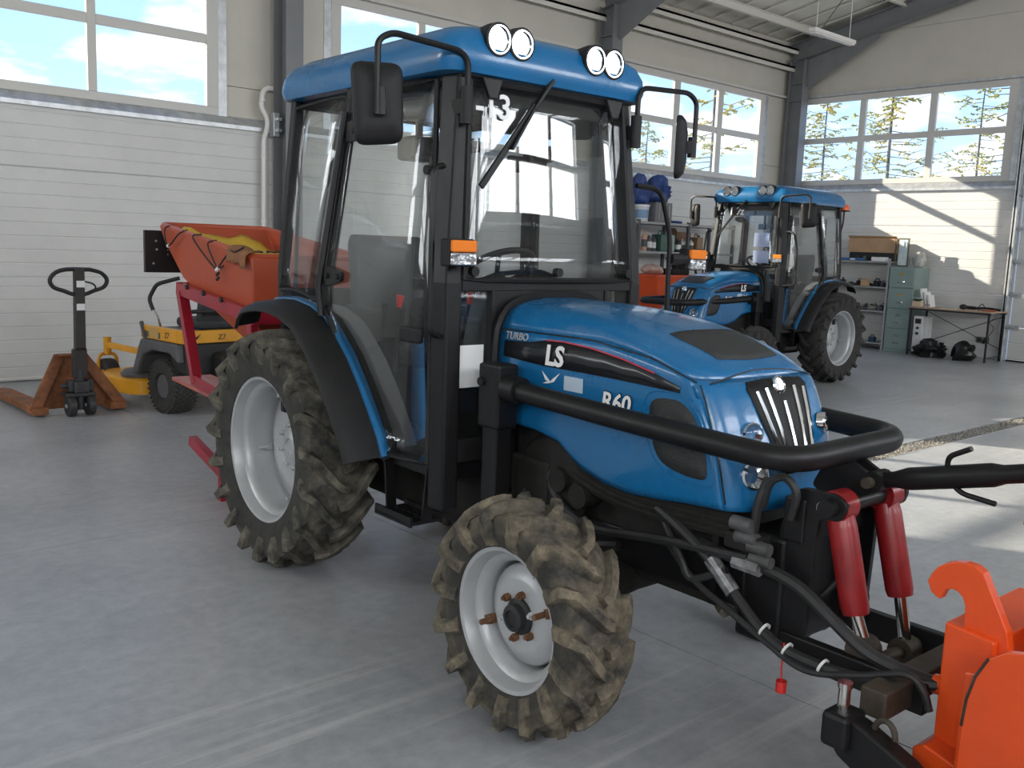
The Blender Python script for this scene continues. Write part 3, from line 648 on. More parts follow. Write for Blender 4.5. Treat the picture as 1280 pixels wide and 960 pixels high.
        for wp_ in ([(0, 1.228), (.022, 1.194), (.055, 1.187), (.03, 1.206)], [(.04, 1.182), (.072, 1.192), (.105, 1.231), (.066, 1.205)], [(.005, 1.178), (.04, 1.182), (.062, 1.196), (.03, 1.189)]): G().prism([(ox+sg*u_, s_*.341, z_) for u_, z_ in wp_], (0, 0, 0), (0, s_*.0015, 0)).build('winged_mark', m_white, T, smooth=0)
        G().bb(1.82, 1.925, *sorted((s_*.3405, s_*.342)), 1.168, 1.225).build('sticker', mat('pale sticker', (.45, .55, .65), .4), T, smooth=0)
    # grille with chrome bars and badge
    def gp(y, z, o=.004): return Vector((nose_x(y, z)+o, y, z))
    edge = [(-.175, 1.262), (-.16, 1.283), (-.06, 1.288), (.06, 1.288), (.16, 1.283), (.175, 1.262), (.15, 1.16), (.11, 1.03), (.08, .975), (-.08, .975), (-.11, 1.03), (-.15, 1.16)]
    g = G(); cy, cz = 0, 1.13; rings = [[gp(cy+(y-cy)*f, cz+(z-cz)*f, .003) for y, z in edge] for f in (1, .75, .5, .25)]; g.loft(rings, True, False); k = len(edge); g.f.append(tuple(range(3*k, 4*k)))
    o = g.build('grille', m_plastic, T, smooth=50); md = o.modifiers.new('t', 'SOLIDIFY'); md.thickness = .008*S; md.offset = 0
    for yt, yb, zt in ((-.138, -.085, 1.255), (-.082, -.05, 1.262), (0, 0, 1.215), (.082, .05, 1.262), (.138, .085, 1.255)):
        p = [gp(yt+(yb-yt)*t, zt+(.985-zt)*t, .010) for t in (0, .25, .5, .75, 1)]; G().tube(p, .0075, 6).build('grille_bar', m_chrome, T)
    b = gp(0, 1.266, .004); G().lathe([(.034, -.004), (.036, .006), (.030, .010), (.028, .006), (.001, .007)], b, (1, 0, .35), 24).build('badge', m_chrome, T)
    for s_ in (1, -1):
        for y, z, r in ((.215, 1.122, .034), (.24, .99, .044)):
            c = gp(s_*y, z, .012); d = Vector((.90, s_*.42, .12))
            h = G().lathe([(r*1.12, -.02), (r*1.14, .004), (r, .010), (r*.92, .002), (r*.5, -.018), (.001, -.022)], c, d, 24).build('headlight', m_chrome, T)
            G().lathe([(r*.97, .004), (r*.7, .014), (r*.3, .018), (.001, .019)], c, d, 20).build('lens', MATS['cab glass'], h)
    # ---- running gear
    G().bb(1.42, 2.55, -.24, .24, .48, .98).build('engine_block', m_engine, T, smooth=0, bevel=.03)
    G().bb(.15, 1.45, -.22, .22, .38, .80).build('gearbox', m_engine, T, smooth=0, bevel=.04)
    G().lathe([(.05, -.46), (.09, -.45), (.10, -.30), (.17, -.2), (.19, 0), (.17, .2), (.10, .30), (.09, .45), (.05, .46)], (0, 0, .626), (0, 1, 0), 20).build('rear_axle', m_engine, T)
    g = G(); g.tube([(2.10, -.60, .43), (2.10, -.2, .47), (2.10, .2, .47), (2.10, .60, .43)], [.07, .065, .065, .07], 12)
    for s_ in (1, -1): g.tube([(2.10, s_*.58, .33), (2.10, s_*.58, .56)], .075, 12); g.tube([(2.10, s_*.58, .43), (2.10, s_*.70, .43)], .085, 12)
    g.build('front_axle', m_engine, T)
    for e_ in (-.25, .20): G().bb(1.3, 2.66, e_, e_+.05, .52, .66).build('frame_rail', m_black, T, smooth=0, bevel=.008)
    G().tube([(1.30, .0, .40), (2.05, 0, .44)], .035, 10).build('drive_shaft', m_engine, T)
    G().tube([(1.92, -.48, .52), (1.92, .48, .52)], .02, 8).tube([(1.92, -.2, .52), (1.92, .2, .52)], .035, 10).build('steering_cylinder', m_engine, T)
    for k in range(7):   # bundled ducts under the hood side
        z = .80+.022*k; g = G(); g.tube(spline([(1.72, -.30+.008*k, z+.07), (1.95, -.305+.004*k, z-.0), (2.2, -.305, z-.03), (2.62, -.29, z-.02)], 5), .016, 6); g.build('duct', m_engine, T)
    for pts, r in (([(1.70, -.28, .90), (1.78, -.33, .74), (2.0, -.34, .66), (2.35, -.33, .70), (2.7, -.30, .72)], .018), ([(1.55, -.28, .80), (1.66, -.34, .62), (1.86, -.32, .56), (2.1, -.28, .60)], .022), ([(1.42, -.30, .66), (1.6, -.36, .55), (1.8, -.36, .50)], .03), ([(2.3, -.28, .78), (2.45, -.34, .66), (2.5, -.33, .60), (2.62, -.30, .66)], .014)):
        G().tube(spline(pts, 6), r, 8).build('hose', m_hose, T)
    G().bb(1.50, 1.74, -.33, -.22, .62, .86).build('filter_box', m_engine, T, smooth=0, bevel=.02)
    for c in ((1.80, -.26, .80), (1.92, -.26, .76)): G().cyl((c[0], c[1]-.08, c[2]), (c[0], c[1]+.02, c[2]), .05, 14).build('oil_filter', m_engine, T)
    G().lathe([(.20, 0), (.21, .02), (.19, .04), (.05, .05)], (1.72, -.27, .76), (0, -1, 0), 24).build('pulley', m_engine, T)
    # ---- cab
    cab = G()
    def pil(q0, q1, q2, s_, z):
        return [[Vector((a, -s_*l_, zz)) for a, l_ in q] for q, zz in zip((q0, q1, q2), z)]
    for s_ in (1, -1):
        A = pil([(1.275, .60), (1.365, .588), (1.372, .505), (1.28, .505)], [(1.262, .600), (1.355, .582), (1.365, .508), (1.27, .505)], [(1.185, .515), (1.29, .50), (1.298, .45), (1.19, .445)], s_, (.60, 1.56, 2.43))
        G().loft(A).build('cab_pillar', m_black, T, smooth=0, bevel=.012)
        B = pil([(.405, .655), (.455, .655), (.455, .60), (.405, .60)], [(.425, .65), (.475, .65), (.475, .595), (.425, .595)], [(.515, .565), (.56, .565), (.56, .51), (.515, .51)], s_, (1.36, 1.56, 2.43))
        G().loft(B).build('cab_pillar', m_black, T, smooth=0, bevel=.01)
        Cc = pil([(-.07, .625), (-.02, .628), (-.02, .57), (-.07, .57)], [(-.085, .62), (-.035, .622), (-.035, .565), (-.085, .565)], [(-.075, .55), (-.03, .55), (-.03, .50), (-.075, .50)], s_, (1.38, 1.56, 2.43))
        G().loft(Cc).build('cab_pillar', m_black, T, smooth=0, bevel=.01)
        # rear quarter light
        bq = [(-.03, 1.455), (.10, 1.462), (.25, 1.455), (.42, 1.42)]; tq = [(-.035, 2.37), (.15, 2.375), (.35, 2.38), (.52, 2.38)]
        gpanel('quarter_glass', bq, tq, T, MATS['cab glass'], s_)
        G().tube(fillet(sidepath(bq+tq[::-1], s_, .004), .03, 3, True), .010, 6, closed=True).build('quarter_seal', m_plastic, T)
        # door
        d = None
        bt = [(.47, 1.40), (.53, 1.33), (.60, 1.23), (.70, 1.09), (.80, .96), (.90, .83), (.96, .785), (1.10, .785), (1.265, .79)]
        tp = [(.57, 2.375), (.60, 2.378), (.66, 2.38), (.74, 2.382), (.82, 2.385), (.92, 2.388), (.98, 2.39), (1.07, 2.39), (1.165, 2.39)]
        d = gpanel('door', bt, tp, T, MATS['cab glass'], s_, 12); d['label'] = 'full height glass cab door'
        G().tube(sidepath(bt+tp[::-1], s_, .0), .013, 6, closed=True).build('door_frame', m_plastic, d)
        for (a, z) in ((.60, 2.21), (.50, 1.55)):
            l0 = side_l(a, z); c = Vector((a+.04, -s_*(l0+.018), z))
            G().prism(fillet([(a-.05, 0, z-.045), (a+.04, 0, z-.045), (a+.15, 0, z-.02), (a+.16, 0, z+.02), (a+.04, 0, z+.045), (a-.05, 0, z+.045)], .015, 3, True), (0, -s_*(l0+.004), 0), (0, -s_*(l0+.022), 0)).build('door_hinge', m_black, d, smooth=0)
            for dx in (.03, .125): G().cyl((a+dx, -s_*(l0+.02), z), (a+dx, -s_*(l0+.032), z), .013, 10).build('hinge_bolt', m_plastic, d)
        G().tube(sidepath([(.49, 1.36), (.47, 1.50), (.55, 2.30)], s_, .028), .016, 8).build('hinge_rail', m_black, d)
        l0 = side_l(1.17, 1.33); G().bb(1.10, 1.25, *sorted((-s_*(l0+.004), -s_*(l0+.035))), 1.30, 1.365).build('door_latch', m_plastic, d, smooth=0, bevel=.012)
        for a, z in ((1.03, .84), (1.17, 2.02)): G().cyl((a, -s_*(side_l(a, z)-.012), z), (a, -s_*(side_l(a, z)+.014), z), .02, 12).build('glass_knob', m_plastic, d)
        # grab handle on the pillar
        G().tube(fillet([(1.30, -s_*.575, 2.03), (1.33, -s_*(.72 if s_ < 0 else .64), 2.02), (1.345, -s_*(.79 if s_ < 0 else .655), 1.80), (1.345, -s_*(.80 if s_ < 0 else .655), 1.36), (1.33, -s_*.60, 1.34)], .06), .013, 8).build('grab_handle', m_black, T)
        # fenders
        P = [(-.215, 1.265), (-.185, 1.32), (-.13, 1.362), (-.05, 1.385), (.06, 1.398), (.18, 1.40), (.33, 1.38), (.47, 1.335), (.58, 1.255), (.68, 1.17), (.78, 1.06), (.87, .945), (.94, .85), (.985, .765)]
        sec = [(.615, .004), (.655, .014), (.70, .012), (.76, .004), (.800, -.014), (.815, -.045), (.80, -.05), (.785, -.025), (.70, -.006), (.615, -.008)]
        def sweep(sec, P):
            rings = []
            for k, (a, z) in enumerate(P):
                a0, z0 = P[max(0, k-1)]; a1, z1 = P[min(len(P)-1, k+1)]; t = Vector((a1-a0, z1-z0)).normalized(); n_ = Vector((-t.y, t.x))
                rings.append([Vector((a+n_.x*h, -s_*l_, z+n_.y*h)) for l_, h in sec])
            return rings
        G().loft(sweep(sec[1:9], P)).build('fender_flare', m_plastic, T, smooth=40)
        fd = G().loft(sweep([(.60, .0), (.605, .022), (.63, .030), (.652, .022), (.656, .0)], P[3:])).build('fender', m_blue, T, smooth=40)
        G().loft(sweep([(.560, .012), (.598, .022), (.598, -.07), (.560, -.07)], P[3:])).build('fender_trim', m_plastic, fd, smooth=40)
        g = G(); n_ = len(P)-3; inn = [(a*.97+.0, z-.012) for a, z in P[3:]]
        g.add([(a, -s_*.605, z) for a, z in inn]+[(a, -s_*.42, z) for a, z in inn], [(i, i+1, n_+i+1, n_+i) for i in range(n_-1)]); g.build('fender_liner', m_inner, fd, smooth=40)
        # door step
        stp = G(); y1, y0 = -s_*.64, -s_*.47
        stp.bb(.93, 1.215, *sorted((y0, y1)), .505, .522); st = stp.build('step', m_black, T, smooth=0, bevel=.004)
        for yy in (y1, y0): G().bb(.93, 1.215, *sorted((yy, yy+s_*.012 if yy == y1 else yy-s_*.012)), .50, .545).build('step_edge', m_black, st, smooth=0)
        for xx in (.935, 1.21): G().beam((xx, (y0+y1)/2, .51), (xx+(-.02 if xx < 1 else .04), -s_*.56, .76), .05, .012, (1, 0, 0)).build('step_strap', m_black, st, smooth=0)
        for i in range(5):
            for j in range(2): G().bb(.955+i*.05, .985+i*.05, *sorted((y1+s_*(.03+j*.06), y1+s_*(.06+j*.06))), .521, .528).build('tread_stud', m_black, st, smooth=0)
        # mirror on a bent tube
        yb = -s_*.50; ym = -s_*.925
        br = G().tube([(1.345, yb, 2.20), (1.345, yb, 2.345)], .026, 12).bb(1.27, 1.345, *sorted((yb-.02, yb+.02)), 2.24, 2.30).build('mirror_bracket', m_plastic, T, smooth=40)
        G().tube(fillet([(1.35, yb, 2.20), (1.35, yb, 2.475), (1.35, -s_*.86, 2.495), (1.35, ym, 2.46), (1.35, ym, 2.19)], .07), .0125, 8).build('mirror_arm', m_black, br)
        mc = Vector((1.296, -s_*.885, 2.24)); an = -s_*R_(38) if s_ > 0 else R_(10)
        M = Matrix.Translation(mc) @ Matrix.Rotation(R_(-22) if s_ > 0 else R_(38), 4, 'Z') @ Matrix.Rotation(R_(3), 4, 'X')
        sh = fillet([(0, -.092, -.155), (0, .092, -.145), (0, .098, .145), (0, -.098, .15)], .045, 5, True)
        g = G(); g.m = M; k = len(sh); c0 = Vector((0, 0, 0))
        g.loft([[p*1.0+Vector((-.022, 0, 0)) for p in sh], [p*1.03+Vector((-.010, 0, 0)) for p in sh], [p*1.0+Vector((.004, 0, 0)) for p in sh], [p*.86+Vector((.022, 0, 0)) for p in sh], [p*.5+Vector((.032, 0, 0)) for p in sh]])
        mh = g.build('mirror_head', m_plastic, T, smooth=50)
        g = G(); g.m = M; g.prism([p*.93 for p in sh], (-.0235, 0, 0), (-.0225, 0, 0)); g.build('mirror_glass', m_mirror, mh, smooth=0)
        g = G(); g.m = M; g.bb(.02, .06, -.02, .02, -.03, .03); g.tube([(.055, -.0, -.05), (.055, 0, .05)], .02, 8); g.build('mirror_clamp', m_black, mh)
        # indicator lamp
        ci = Vector((1.43, -s_*.575, 1.685)) if (s_ > 0 or not swing) else Vector((1.345, .985, 1.685))
        if s_ < 0 and swing: G().tube([(1.345, .80, 1.685), (1.345, .95, 1.685)], .028, 8).build('indicator_arm', m_plastic, T)
        else: G().bb(1.33, 1.40, ci.y-.02, ci.y+.02, 1.67, 1.70).build('indicator_arm', m_plastic, T, smooth=0)
        il = G().bb(ci.x-.045, ci.x+.012, ci.y-.068, ci.y+.068, 1.63, 1.74).build('indicator_lamp', m_plastic, T, smooth=0, bevel=.008)
        G().bb(ci.x+.0125, ci.x+.035, ci.y-.06, ci.y+.06, 1.688, 1.735).build('amber_lens', m_orange, il, smooth=0, bevel=.006)
        G().bb(ci.x+.0125, ci.x+.035, ci.y-.06, ci.y+.06, 1.635, 1.686).build('clear_lens', m_clear, il, smooth=0, bevel=.006)
    # windscreen with frame
    n_ = 9; g = G(); vs = []
    for j in range(9):
        t = j/8
        for i in range(n_):
            u = i/(n_-1)*2-1; hw = .505+(.448-.505)*t; vs.append((1.358+(1.300-1.358)*t+.018*(1-u*u), u*hw, 1.575+(2.385-1.575)*t))
    g.add(vs, [(j*n_+i, j*n_+i+1, (j+1)*n_+i+1, (j+1)*n_+i) for j in range(8) for i in range(n_-1)]); ws = g.build('windscreen', m_wsglass, T, smooth=60, recalc=False); md = ws.modifiers.new('t', 'SOLIDIFY'); md.thickness = .005*S
    bot = [Vector(v) for v in vs[:n_]]; top = [Vector(v) for v in vs[-n_:]]
    G().tube(bot+top[::-1], .013, 6, closed=True).build('windscreen_seal', m_plastic, ws)
    for u in (-.46, 0, .46):
        xx = 1.366+.018*(1-(u/.5)**2); G().cyl((xx-.01, u, 1.61), (xx+.02, u, 1.61), .02, 12).build('glass_knob', m_plastic, ws)
    for u in (.36, -.36): G().prism([(1.318, u-.055, 2.40), (1.318, u+.055, 2.40), (1.324, u+.02, 2.315), (1.324, u-.02, 2.315)], (0, 0, 0), (.02, 0, 0)).build('screen_hinge', m_black, ws, smooth=0, bevel=.006)
    wp = G().beam((1.335, -.03, 2.435), (1.355, -.15, 2.30), .022, .014).beam((1.355, -.15, 2.30), (1.375, -.28, 2.12), .018, .012).build('wiper_arm', m_black, ws, smooth=0)
    G().beam((1.352, -.14, 2.315), (1.372, -.435, 1.955), .012, .026).build('wiper_blade', m_black, wp, smooth=0)
    if wtext: text(wtext[0], 'letters', .142, frame((1.324, wtext[1], 2.243), (.04, 1, 0), (-.07, 0, 1)), m_white, ws, bold=.016)
    # cowl below the windscreen with lower windows
    cw = G().bb(1.27, 1.36, -.505, .505, 1.525, 1.575).bb(1.30, 1.36, -.33, .33, .95, 1.53).bb(1.30, 1.36, -.505, .505, .80, .90).build('cowl', m_plastic, T, smooth=0, bevel=.006)
    for s_ in (1, -1):
        G().bb(1.34, 1.345, *sorted((s_*.345, s_*.50)), .90, 1.525).build('lower_glass', MATS['cab glass'], cw, smooth=0)
        G().bb(1.325, 1.365, *sorted((s_*.33, s_*.348)), .90, 1.53).build('lower_post', m_plastic, cw, smooth=0)
    G().bb(1.346, 1.349, -.505, -.375, 1.12, 1.30).build('paper_sheet', m_white, cw, smooth=0)
    # rear window, headliner, roof, floor, rear wall
    rw = G().bb(-.062, -.057, -.52, .52, 1.46, 2.38).build('rear_window', MATS['cab glass'], T, smooth=0)
    G().tube([(-.06, -.53, 1.45), (-.06, .53, 1.45), (-.055, .50, 2.38), (-.055, -.50, 2.38)], .014, 6, closed=True).build('rear_window_seal', m_plastic, rw)
    G().bb(-.07, 1.27, -.50, .50, 2.385, 2.43).build('headliner', m_cabgrey, T, smooth=0)
    G().prism([(1.22, -.44, 2.39), (1.12, -.44, 2.24), (.80, -.44, 2.26), (.75, -.44, 2.39)], (0, 0, 0), (0, .88, 0)).build('overhead_console', m_cabgrey, T, smooth=0, bevel=.02)
    G().bb(-.06, 1.32, -.55, .55, .72, .79).build('cab_floor', m_black, T, smooth=0)
    G().bb(-.09, -.04, -.60, .60, .80, 1.45).build('rear_wall', m_plastic, T, smooth=0, bevel=.01)
    RZ = [(2.405, .555, -.12, 1.315), (2.41, .578, -.15, 1.33), (2.45, .592, -.16, 1.345), (2.51, .584, -.145, 1.342), (2.56, .555, -.105, 1.325), (2.595, .50, -.04, 1.285), (2.622, .41, .04, 1.2), (2.638, .28, .16, 1.05), (2.645, .12, .3, .85)]
    rings = []
    for z, hw, a0, a1 in RZ:
        r = min(.085, hw*.6); ring = []
        for cx, cy, t0 in ((a1-r, hw-r, 0), (a0+r, hw-r, 90), (a0+r, -hw+r, 180), (a1-r, -hw+r, 270)):
            for k in range(7): t = R_(t0+15*k); ring.append(Vector((cx+r*math.cos(t), cy+r*math.sin(t), z)))
        rings.append(ring)
    roof = G().loft(rings).build('roof', m_blue, T, smooth=50)
    G().tube([(1.30-.1*0, y, 2.404) for y in (-.5, .5)], .012, 6).build('roof_front_seal', m_plastic, roof)
    for y in (.345, .222, -.172-.04, -.278-.05):
        y = -y; wl_ = G().lathe([(.035, -.12), (.058, -.085), (.067, -.03), (.068, .016), (.058, .018), (.056, 0), (.001, -.05)], (1.335, y, 2.553), (1, 0, -.06), 24).build('work_light', m_plastic, T)
        G().lathe([(.055, .008), (.045, -.016), (.028, -.030), (.014, -.032), (.013, -.010), (.001, -.006)], (1.335, y, 2.553), (1, 0, -.06), 24).build('reflector', m_chrome, wl_); G().lathe([(.055, .009), (.04, .015), (.001, .018)], (1.335, y, 2.553), (1, 0, -.06), 24).build('lens', MATS['cab glass'], wl_)
        G().lathe([(.058, .010), (.058, .018), (.052, .018), (.052, .010)], (1.335, y, 2.553), (1, 0, -.06), 24, closed=True).build('bezel', m_chrome, wl_)
    # interior
    st = G().add([], []).bb(.12, .58, -.24, .24, 1.10, 1.20).build('seat_cushion', m_seat, T, smooth=0, bevel=.04, seg=3)
    sb = [(-.02, 1.16), (.10, 1.17), (.08, 1.45), (.04, 1.72), (-.03, 1.76), (-.06, 1.70), (-.02, 1.42)]
    G().prism([(a, -.24, z) for a, z in fillet([(a, z, 0) for a, z in sb], .03, 3, True) for a, z in ((a.x if hasattr(a, 'x') else a, z),)] if False else [(p.x, -.23, p.y) for p in fillet([(a, z, 0) for a, z in sb], .04, 4, True)], (0, 0, 0), (0, .46, 0)).build('seat_back', m_seat, T, smooth=40, bevel=.03)
    G().bb(.15, .5, -.16, .16, .79, 1.10).build('seat_base', m_black, T, smooth=0, bevel=.02)
    for s_ in (1, -1): G().bb(.05, .45, *sorted((s_*.27, s_*.32)), 1.33, 1.38).build('armrest', m_seat, T, smooth=0, bevel=.015)
    G().prism([(1.02, -.26, .79), (1.30, -.26, .79), (1.30, -.26, 1.54), (1.16, -.26, 1.56), (1.04, -.26, 1.40)], (0, 0, 0), (0, .52, 0)).build('dashboard', m_cabgrey, T, smooth=0, bevel=.03)
    for s_ in (1, -1): G().bb(1.16, 1.29, *sorted((s_*.26, s_*.50)), .79, 1.12).build('kick_panel', m_plastic, T, smooth=0, bevel=.02)
    G().tube([(1.10, 0, 1.35), (.97, 0, 1.585)], .03, 10).build('steering_column', m_plastic, T)
    M = Matrix.Translation((.95, 0, 1.60)) @ Matrix.Rotation(R_(-32), 4, 'Y'); g = G(); g.m = M
    sw = g.tube([(.19*math.cos(t), .19*math.sin(t), 0) for t in [2*math.pi*k/32 for k in range(32)]], .015, 8, closed=True).build('steering_wheel', m_plastic, T)
    for t in (90, 210, 330): g = G(); g.m = M; g.tube([(0, 0, -.02), (.19*math.cos(R_(t)), .19*math.sin(R_(t)), 0)], .012, 6); g.build('spoke', m_plastic, sw)
    for (a, y, z0, z1, mm) in ((.62, -.36, .95, 1.42, m_redp), (.70, -.40, .95, 1.36, m_plastic), (.52, -.38, 1.0, 1.38, m_plastic), (.55, .36, .95, 1.45, m_plastic), (1.12, -.32, 1.30, 1.47, m_redp)):
        lv = G().tube([(a, y, z0), (a+.05, y, z1)], .008, 6).build('lever', m_black, T); G().tube([(a+.05, y, z1-.01), (a+.06, y, z1+.045)], [.012, .02], 8).build('lever_knob', mm, lv)
    for s_ in (1, -1):
        pc = [(-.06, 1.38), (.2, 1.38), (.42, 1.28), (.60, 1.10), (.72, .92), (.80, .79), (-.06, .79)]
        G().prism([(a, -s_*.52, z) for a, z in pc], (0, 0, 0), (0, s_*.16, 0)).build('inner_console', m_inner, T, smooth=0, bevel=.03)
    rwp = G().beam((-.075, .33, 2.20), (-.075, .335, 1.86), .012, .02).build('rear_wiper', m_black, rw, smooth=0); G().bb(-.05, .03, .29, .37, 2.19, 2.25).build('wiper_motor', m_cabgrey, rw, smooth=0, bevel=.012)
    G().bb(.20, .36, -.09, .09, 2.14, 2.26).bb(.26, .30, -.02, .02, 2.24, 2.40).build('interior_lamp', m_cabgrey, T, smooth=0, bevel=.02)
    G().bb(1.02, 1.05, -.02, .22, 2.06, 2.135).bb(1.05, 1.08, .08, .11, 2.09, 2.30).build('interior_mirror', m_plastic, T, smooth=0, bevel=.015)
    # bumper bar with brackets
    for s_, yy in ((1, -.44), (-1, .37)):
        sg = -1 if s_ > 0 else 1
        p = G().bb(1.47, 1.60, yy-.055, yy+.055, .98, 1.245).build('bar_bracket', m_black, T, smooth=0, bevel=.012)
        G().bb(1.49, 1.585, yy-.04, yy+.04, .60, .985).build('bracket_post', m_black, p, smooth=0, bevel=.006)
        G().cyl((1.50, yy+sg*.05, 1.17), (1.50, yy+sg*.07, 1.17), .018, 8).build('bracket_bolt', m_black, p)
        G().cyl((1.60, yy, 1.152), (1.68, yy, 1.149), .056, 14).build('bar_socket', m_black, p)
    bar = [(1.60, -.44, 1.150), (2.2, -.44, 1.128), (2.915, -.43, 1.108), (2.915, .25, 1.115), (2.3, .32, 1.13), (1.60, .36, 1.165)]
    G().tube(fillet(bar, .14, 8), .041, 16).build('bumper_bar', m_black, T, smooth=60)
    # three point linkage at the back
    for s_ in (1, -1):
        G().beam((-.15, s_*.22, .45), (-.95, s_*.36, .45), .05, .07).build('lower_link', m_black, T, smooth=0, bevel=.008)
        G().tube([(-.10, s_*.24, 1.05), (-.62, s_*.31, .48)], .018, 8).build('lift_rod', m_black, T)
    return T
tyaw = math.degrees(math.atan2(-1, -.023))
tr1 = tractor('tractor', 'large blue compact tractor with muddy tyres and glazed cab beside the orange plow', (2.975, 4.418, 0), tyaw, m_tf, m_tr, ('-13', -.438))
text('MICRON', 'letters', .075, frame((1.08, .583, 2.285), (-1, .06, 0), (0, -.10, 1)), m_cabgrey, tr1); text('LT', 'letters', .12, frame((.06, .585, 2.25), (-1, .02, 0), (0, -.10, 1)), m_cabgrey, tr1)
# ================================================================ front linkage, top link, plow
m_cred = mat('dark red cylinder paint', (.25, .010, .012), .38, var=.3, vscale=9, coat=.12)
m_rod2 = mat('polished piston rod', (.6, .58, .56), .15, 1)
m_porange = mat('orange plow paint', (.78, .085, .012), .33, var=.10, vscale=5, coat=.25)
m_worn = mat('worn brown steel', (.075, .06, .045), .6, .3, var=.5, vscale=12)
m_tie = mat('white cable tie', (.75, .75, .73), .5)
fwv = Vector((-.023, -1, 0)); lfv = Vector((1, -.023, 0))
def tw(a, l_): return Vector((2.975, 4.418, 0))+fwv*a-lfv*l_
def sub(a, l_, label, name, cat):     # a thing in the tractor's frame with its origin at (a,l)
    p = tw(a, l_); t = thing(name, label, cat, p, tyaw); M = Matrix.Translation((-a, l_, 0))
    def g():
        q = G(); q.m = M; return q
    return t, g
def P_(a, l_, z): return (a, -l_, z)
FL, g = sub(2.85, .04, 'black steel front linkage with two red hydraulic cylinders on the tractor nose', 'front_linkage', 'linkage')
pl = fillet([(2.82, 0, .985), (2.96, 0, .99), (3.0, 0, .965), (2.985, 0, .905), (2.905, 0, .90), (2.90, 0, .85), (2.885, 0, .44), (2.795, 0, .43), (2.765, 0, .84)], .03, 4, True)
for l_ in (.22, -.15): g().prism([(p.x, -l_, p.z) for p in pl], (0, -.012, 0), (0, .012, 0)).build('side_plate', m_black, FL, smooth=0, bevel=.003)
g().bb(2.62, 2.80, -.24, .16, .42, .80).build('mounting_block', m_black, FL, smooth=0, bevel=.015)
g().bb(2.78, 2.86, -.24, .17, .80, .95).build('cross_plate', m_black, FL, smooth=0, bevel=.008)
g().cyl(P_(2.945, .27, .945), P_(2.945, -.20, .945), .028, 14).build('upper_shaft', m_black, FL)
for l_ in (.25, -.18): g().cyl(P_(2.93, l_-.008, .943), P_(2.93, l_+.008, .943), .022, 14).build('shaft_pin', m_silver, FL)
for l_, ze, ae in ((.185, .53, 3.07), (-.095, .455, 3.067)):
    A, B, C = Vector(P_(2.945, l_, .945)), Vector(P_(3.033, l_, .615)), Vector(P_(ae, l_, ze)); d = (B-A).normalized()
    cy = g().tube([A+d*.03, A+d*.06, A+d*.065, B-d*.02, B], [.041, .044, .045, .045, .041], 22).build('hydraulic_cylinder', m_cred, FL, smooth=50); cy['label'] = 'red cylinder barrel'
    g().cyl(P_(2.945, l_-.035, .945), P_(2.945, l_+.035, .945), .052, 20).build('cylinder_eye', m_cred, cy)
    g().tube([B, C], .021, 14).build('piston_rod', m_rod2, cy)
    g().cyl(P_(ae, l_-.035, ze-.02), P_(ae, l_+.035, ze-.02), .045, 16).build('rod_eye', m_worn, cy)
    g().tube([A+d*.27+Vector((0, .05, 0)), A+d*.27+Vector((-.02, .09, 0))], .014, 8).build('hose_port', m_black, cy)
for l_ in (.225, -.19):
    g().bb(2.80, 3.30, *sorted((-l_-.02, -l_+.02)), .40, .495).build('lower_arm', m_black, FL, smooth=0, bevel=.006)
g().cyl(P_(3.066, .21, .437), P_(3.066, -.18, .437), .024, 14).build('arm_shaft', m_worn, FL)
cb_ = g().bb(3.185, 3.265, -.40, .22, .415, .50).build('cross_beam', m_worn, FL, smooth=0, bevel=.006)
for y in (-.30, -.24): g().cyl((3.225, y, .499), (3.225, y, .502), .014, 12).build('beam_hole', m_dark, cb_)
hk = g().prism(fillet([(3.15, -.45, .425), (3.22, -.45, .425), (3.40, -.45, .355), (3.45, -.45, .28), (3.40, -.45, .20), (3.27, -.45, .26), (3.16, -.45, .31)], .03, 4, True), (0, -.035, 0), (0, .035, 0)).build('catch_arm', m_black, FL, smooth=0, bevel=.008)
g().bb(3.13, 3.215, -.51, -.40, .33, .435).build('catch_head', m_black, hk, smooth=0, bevel=.015)
g().tube([(3.165, -.45, .43), (3.165, -.45, .505)], .018, 14).tube([(3.165, -.45, .50), (3.165, -.45, .515)], .022, 14).build('catch_pin', m_rod2, hk)
g().tube([(3.29+.032*math.cos(t), -.44, .40+.045*math.sin(t)) for t in [math.pi*k/8 for k in range(9)]], .009, 8).build('latch_ring', m_worn, hk)
# top bracket carrying the top link
for l_ in (.085, .015): g().prism(fillet([(2.78, 0, .96), (2.84, 0, 1.075), (2.90, 0, 1.085), (3.01, 0, 1.03), (3.01, 0, .99), (2.92, 0, .94)], .03, 3, True), (0, -l_-.009, 0), (0, -l_+.009, 0)).build('top_bracket', m_black, FL, smooth=0)
g().cyl(P_(2.99, .12, 1.018), P_(2.99, -.02, 1.018), .018, 12).build('bracket_pin', m_worn, FL)
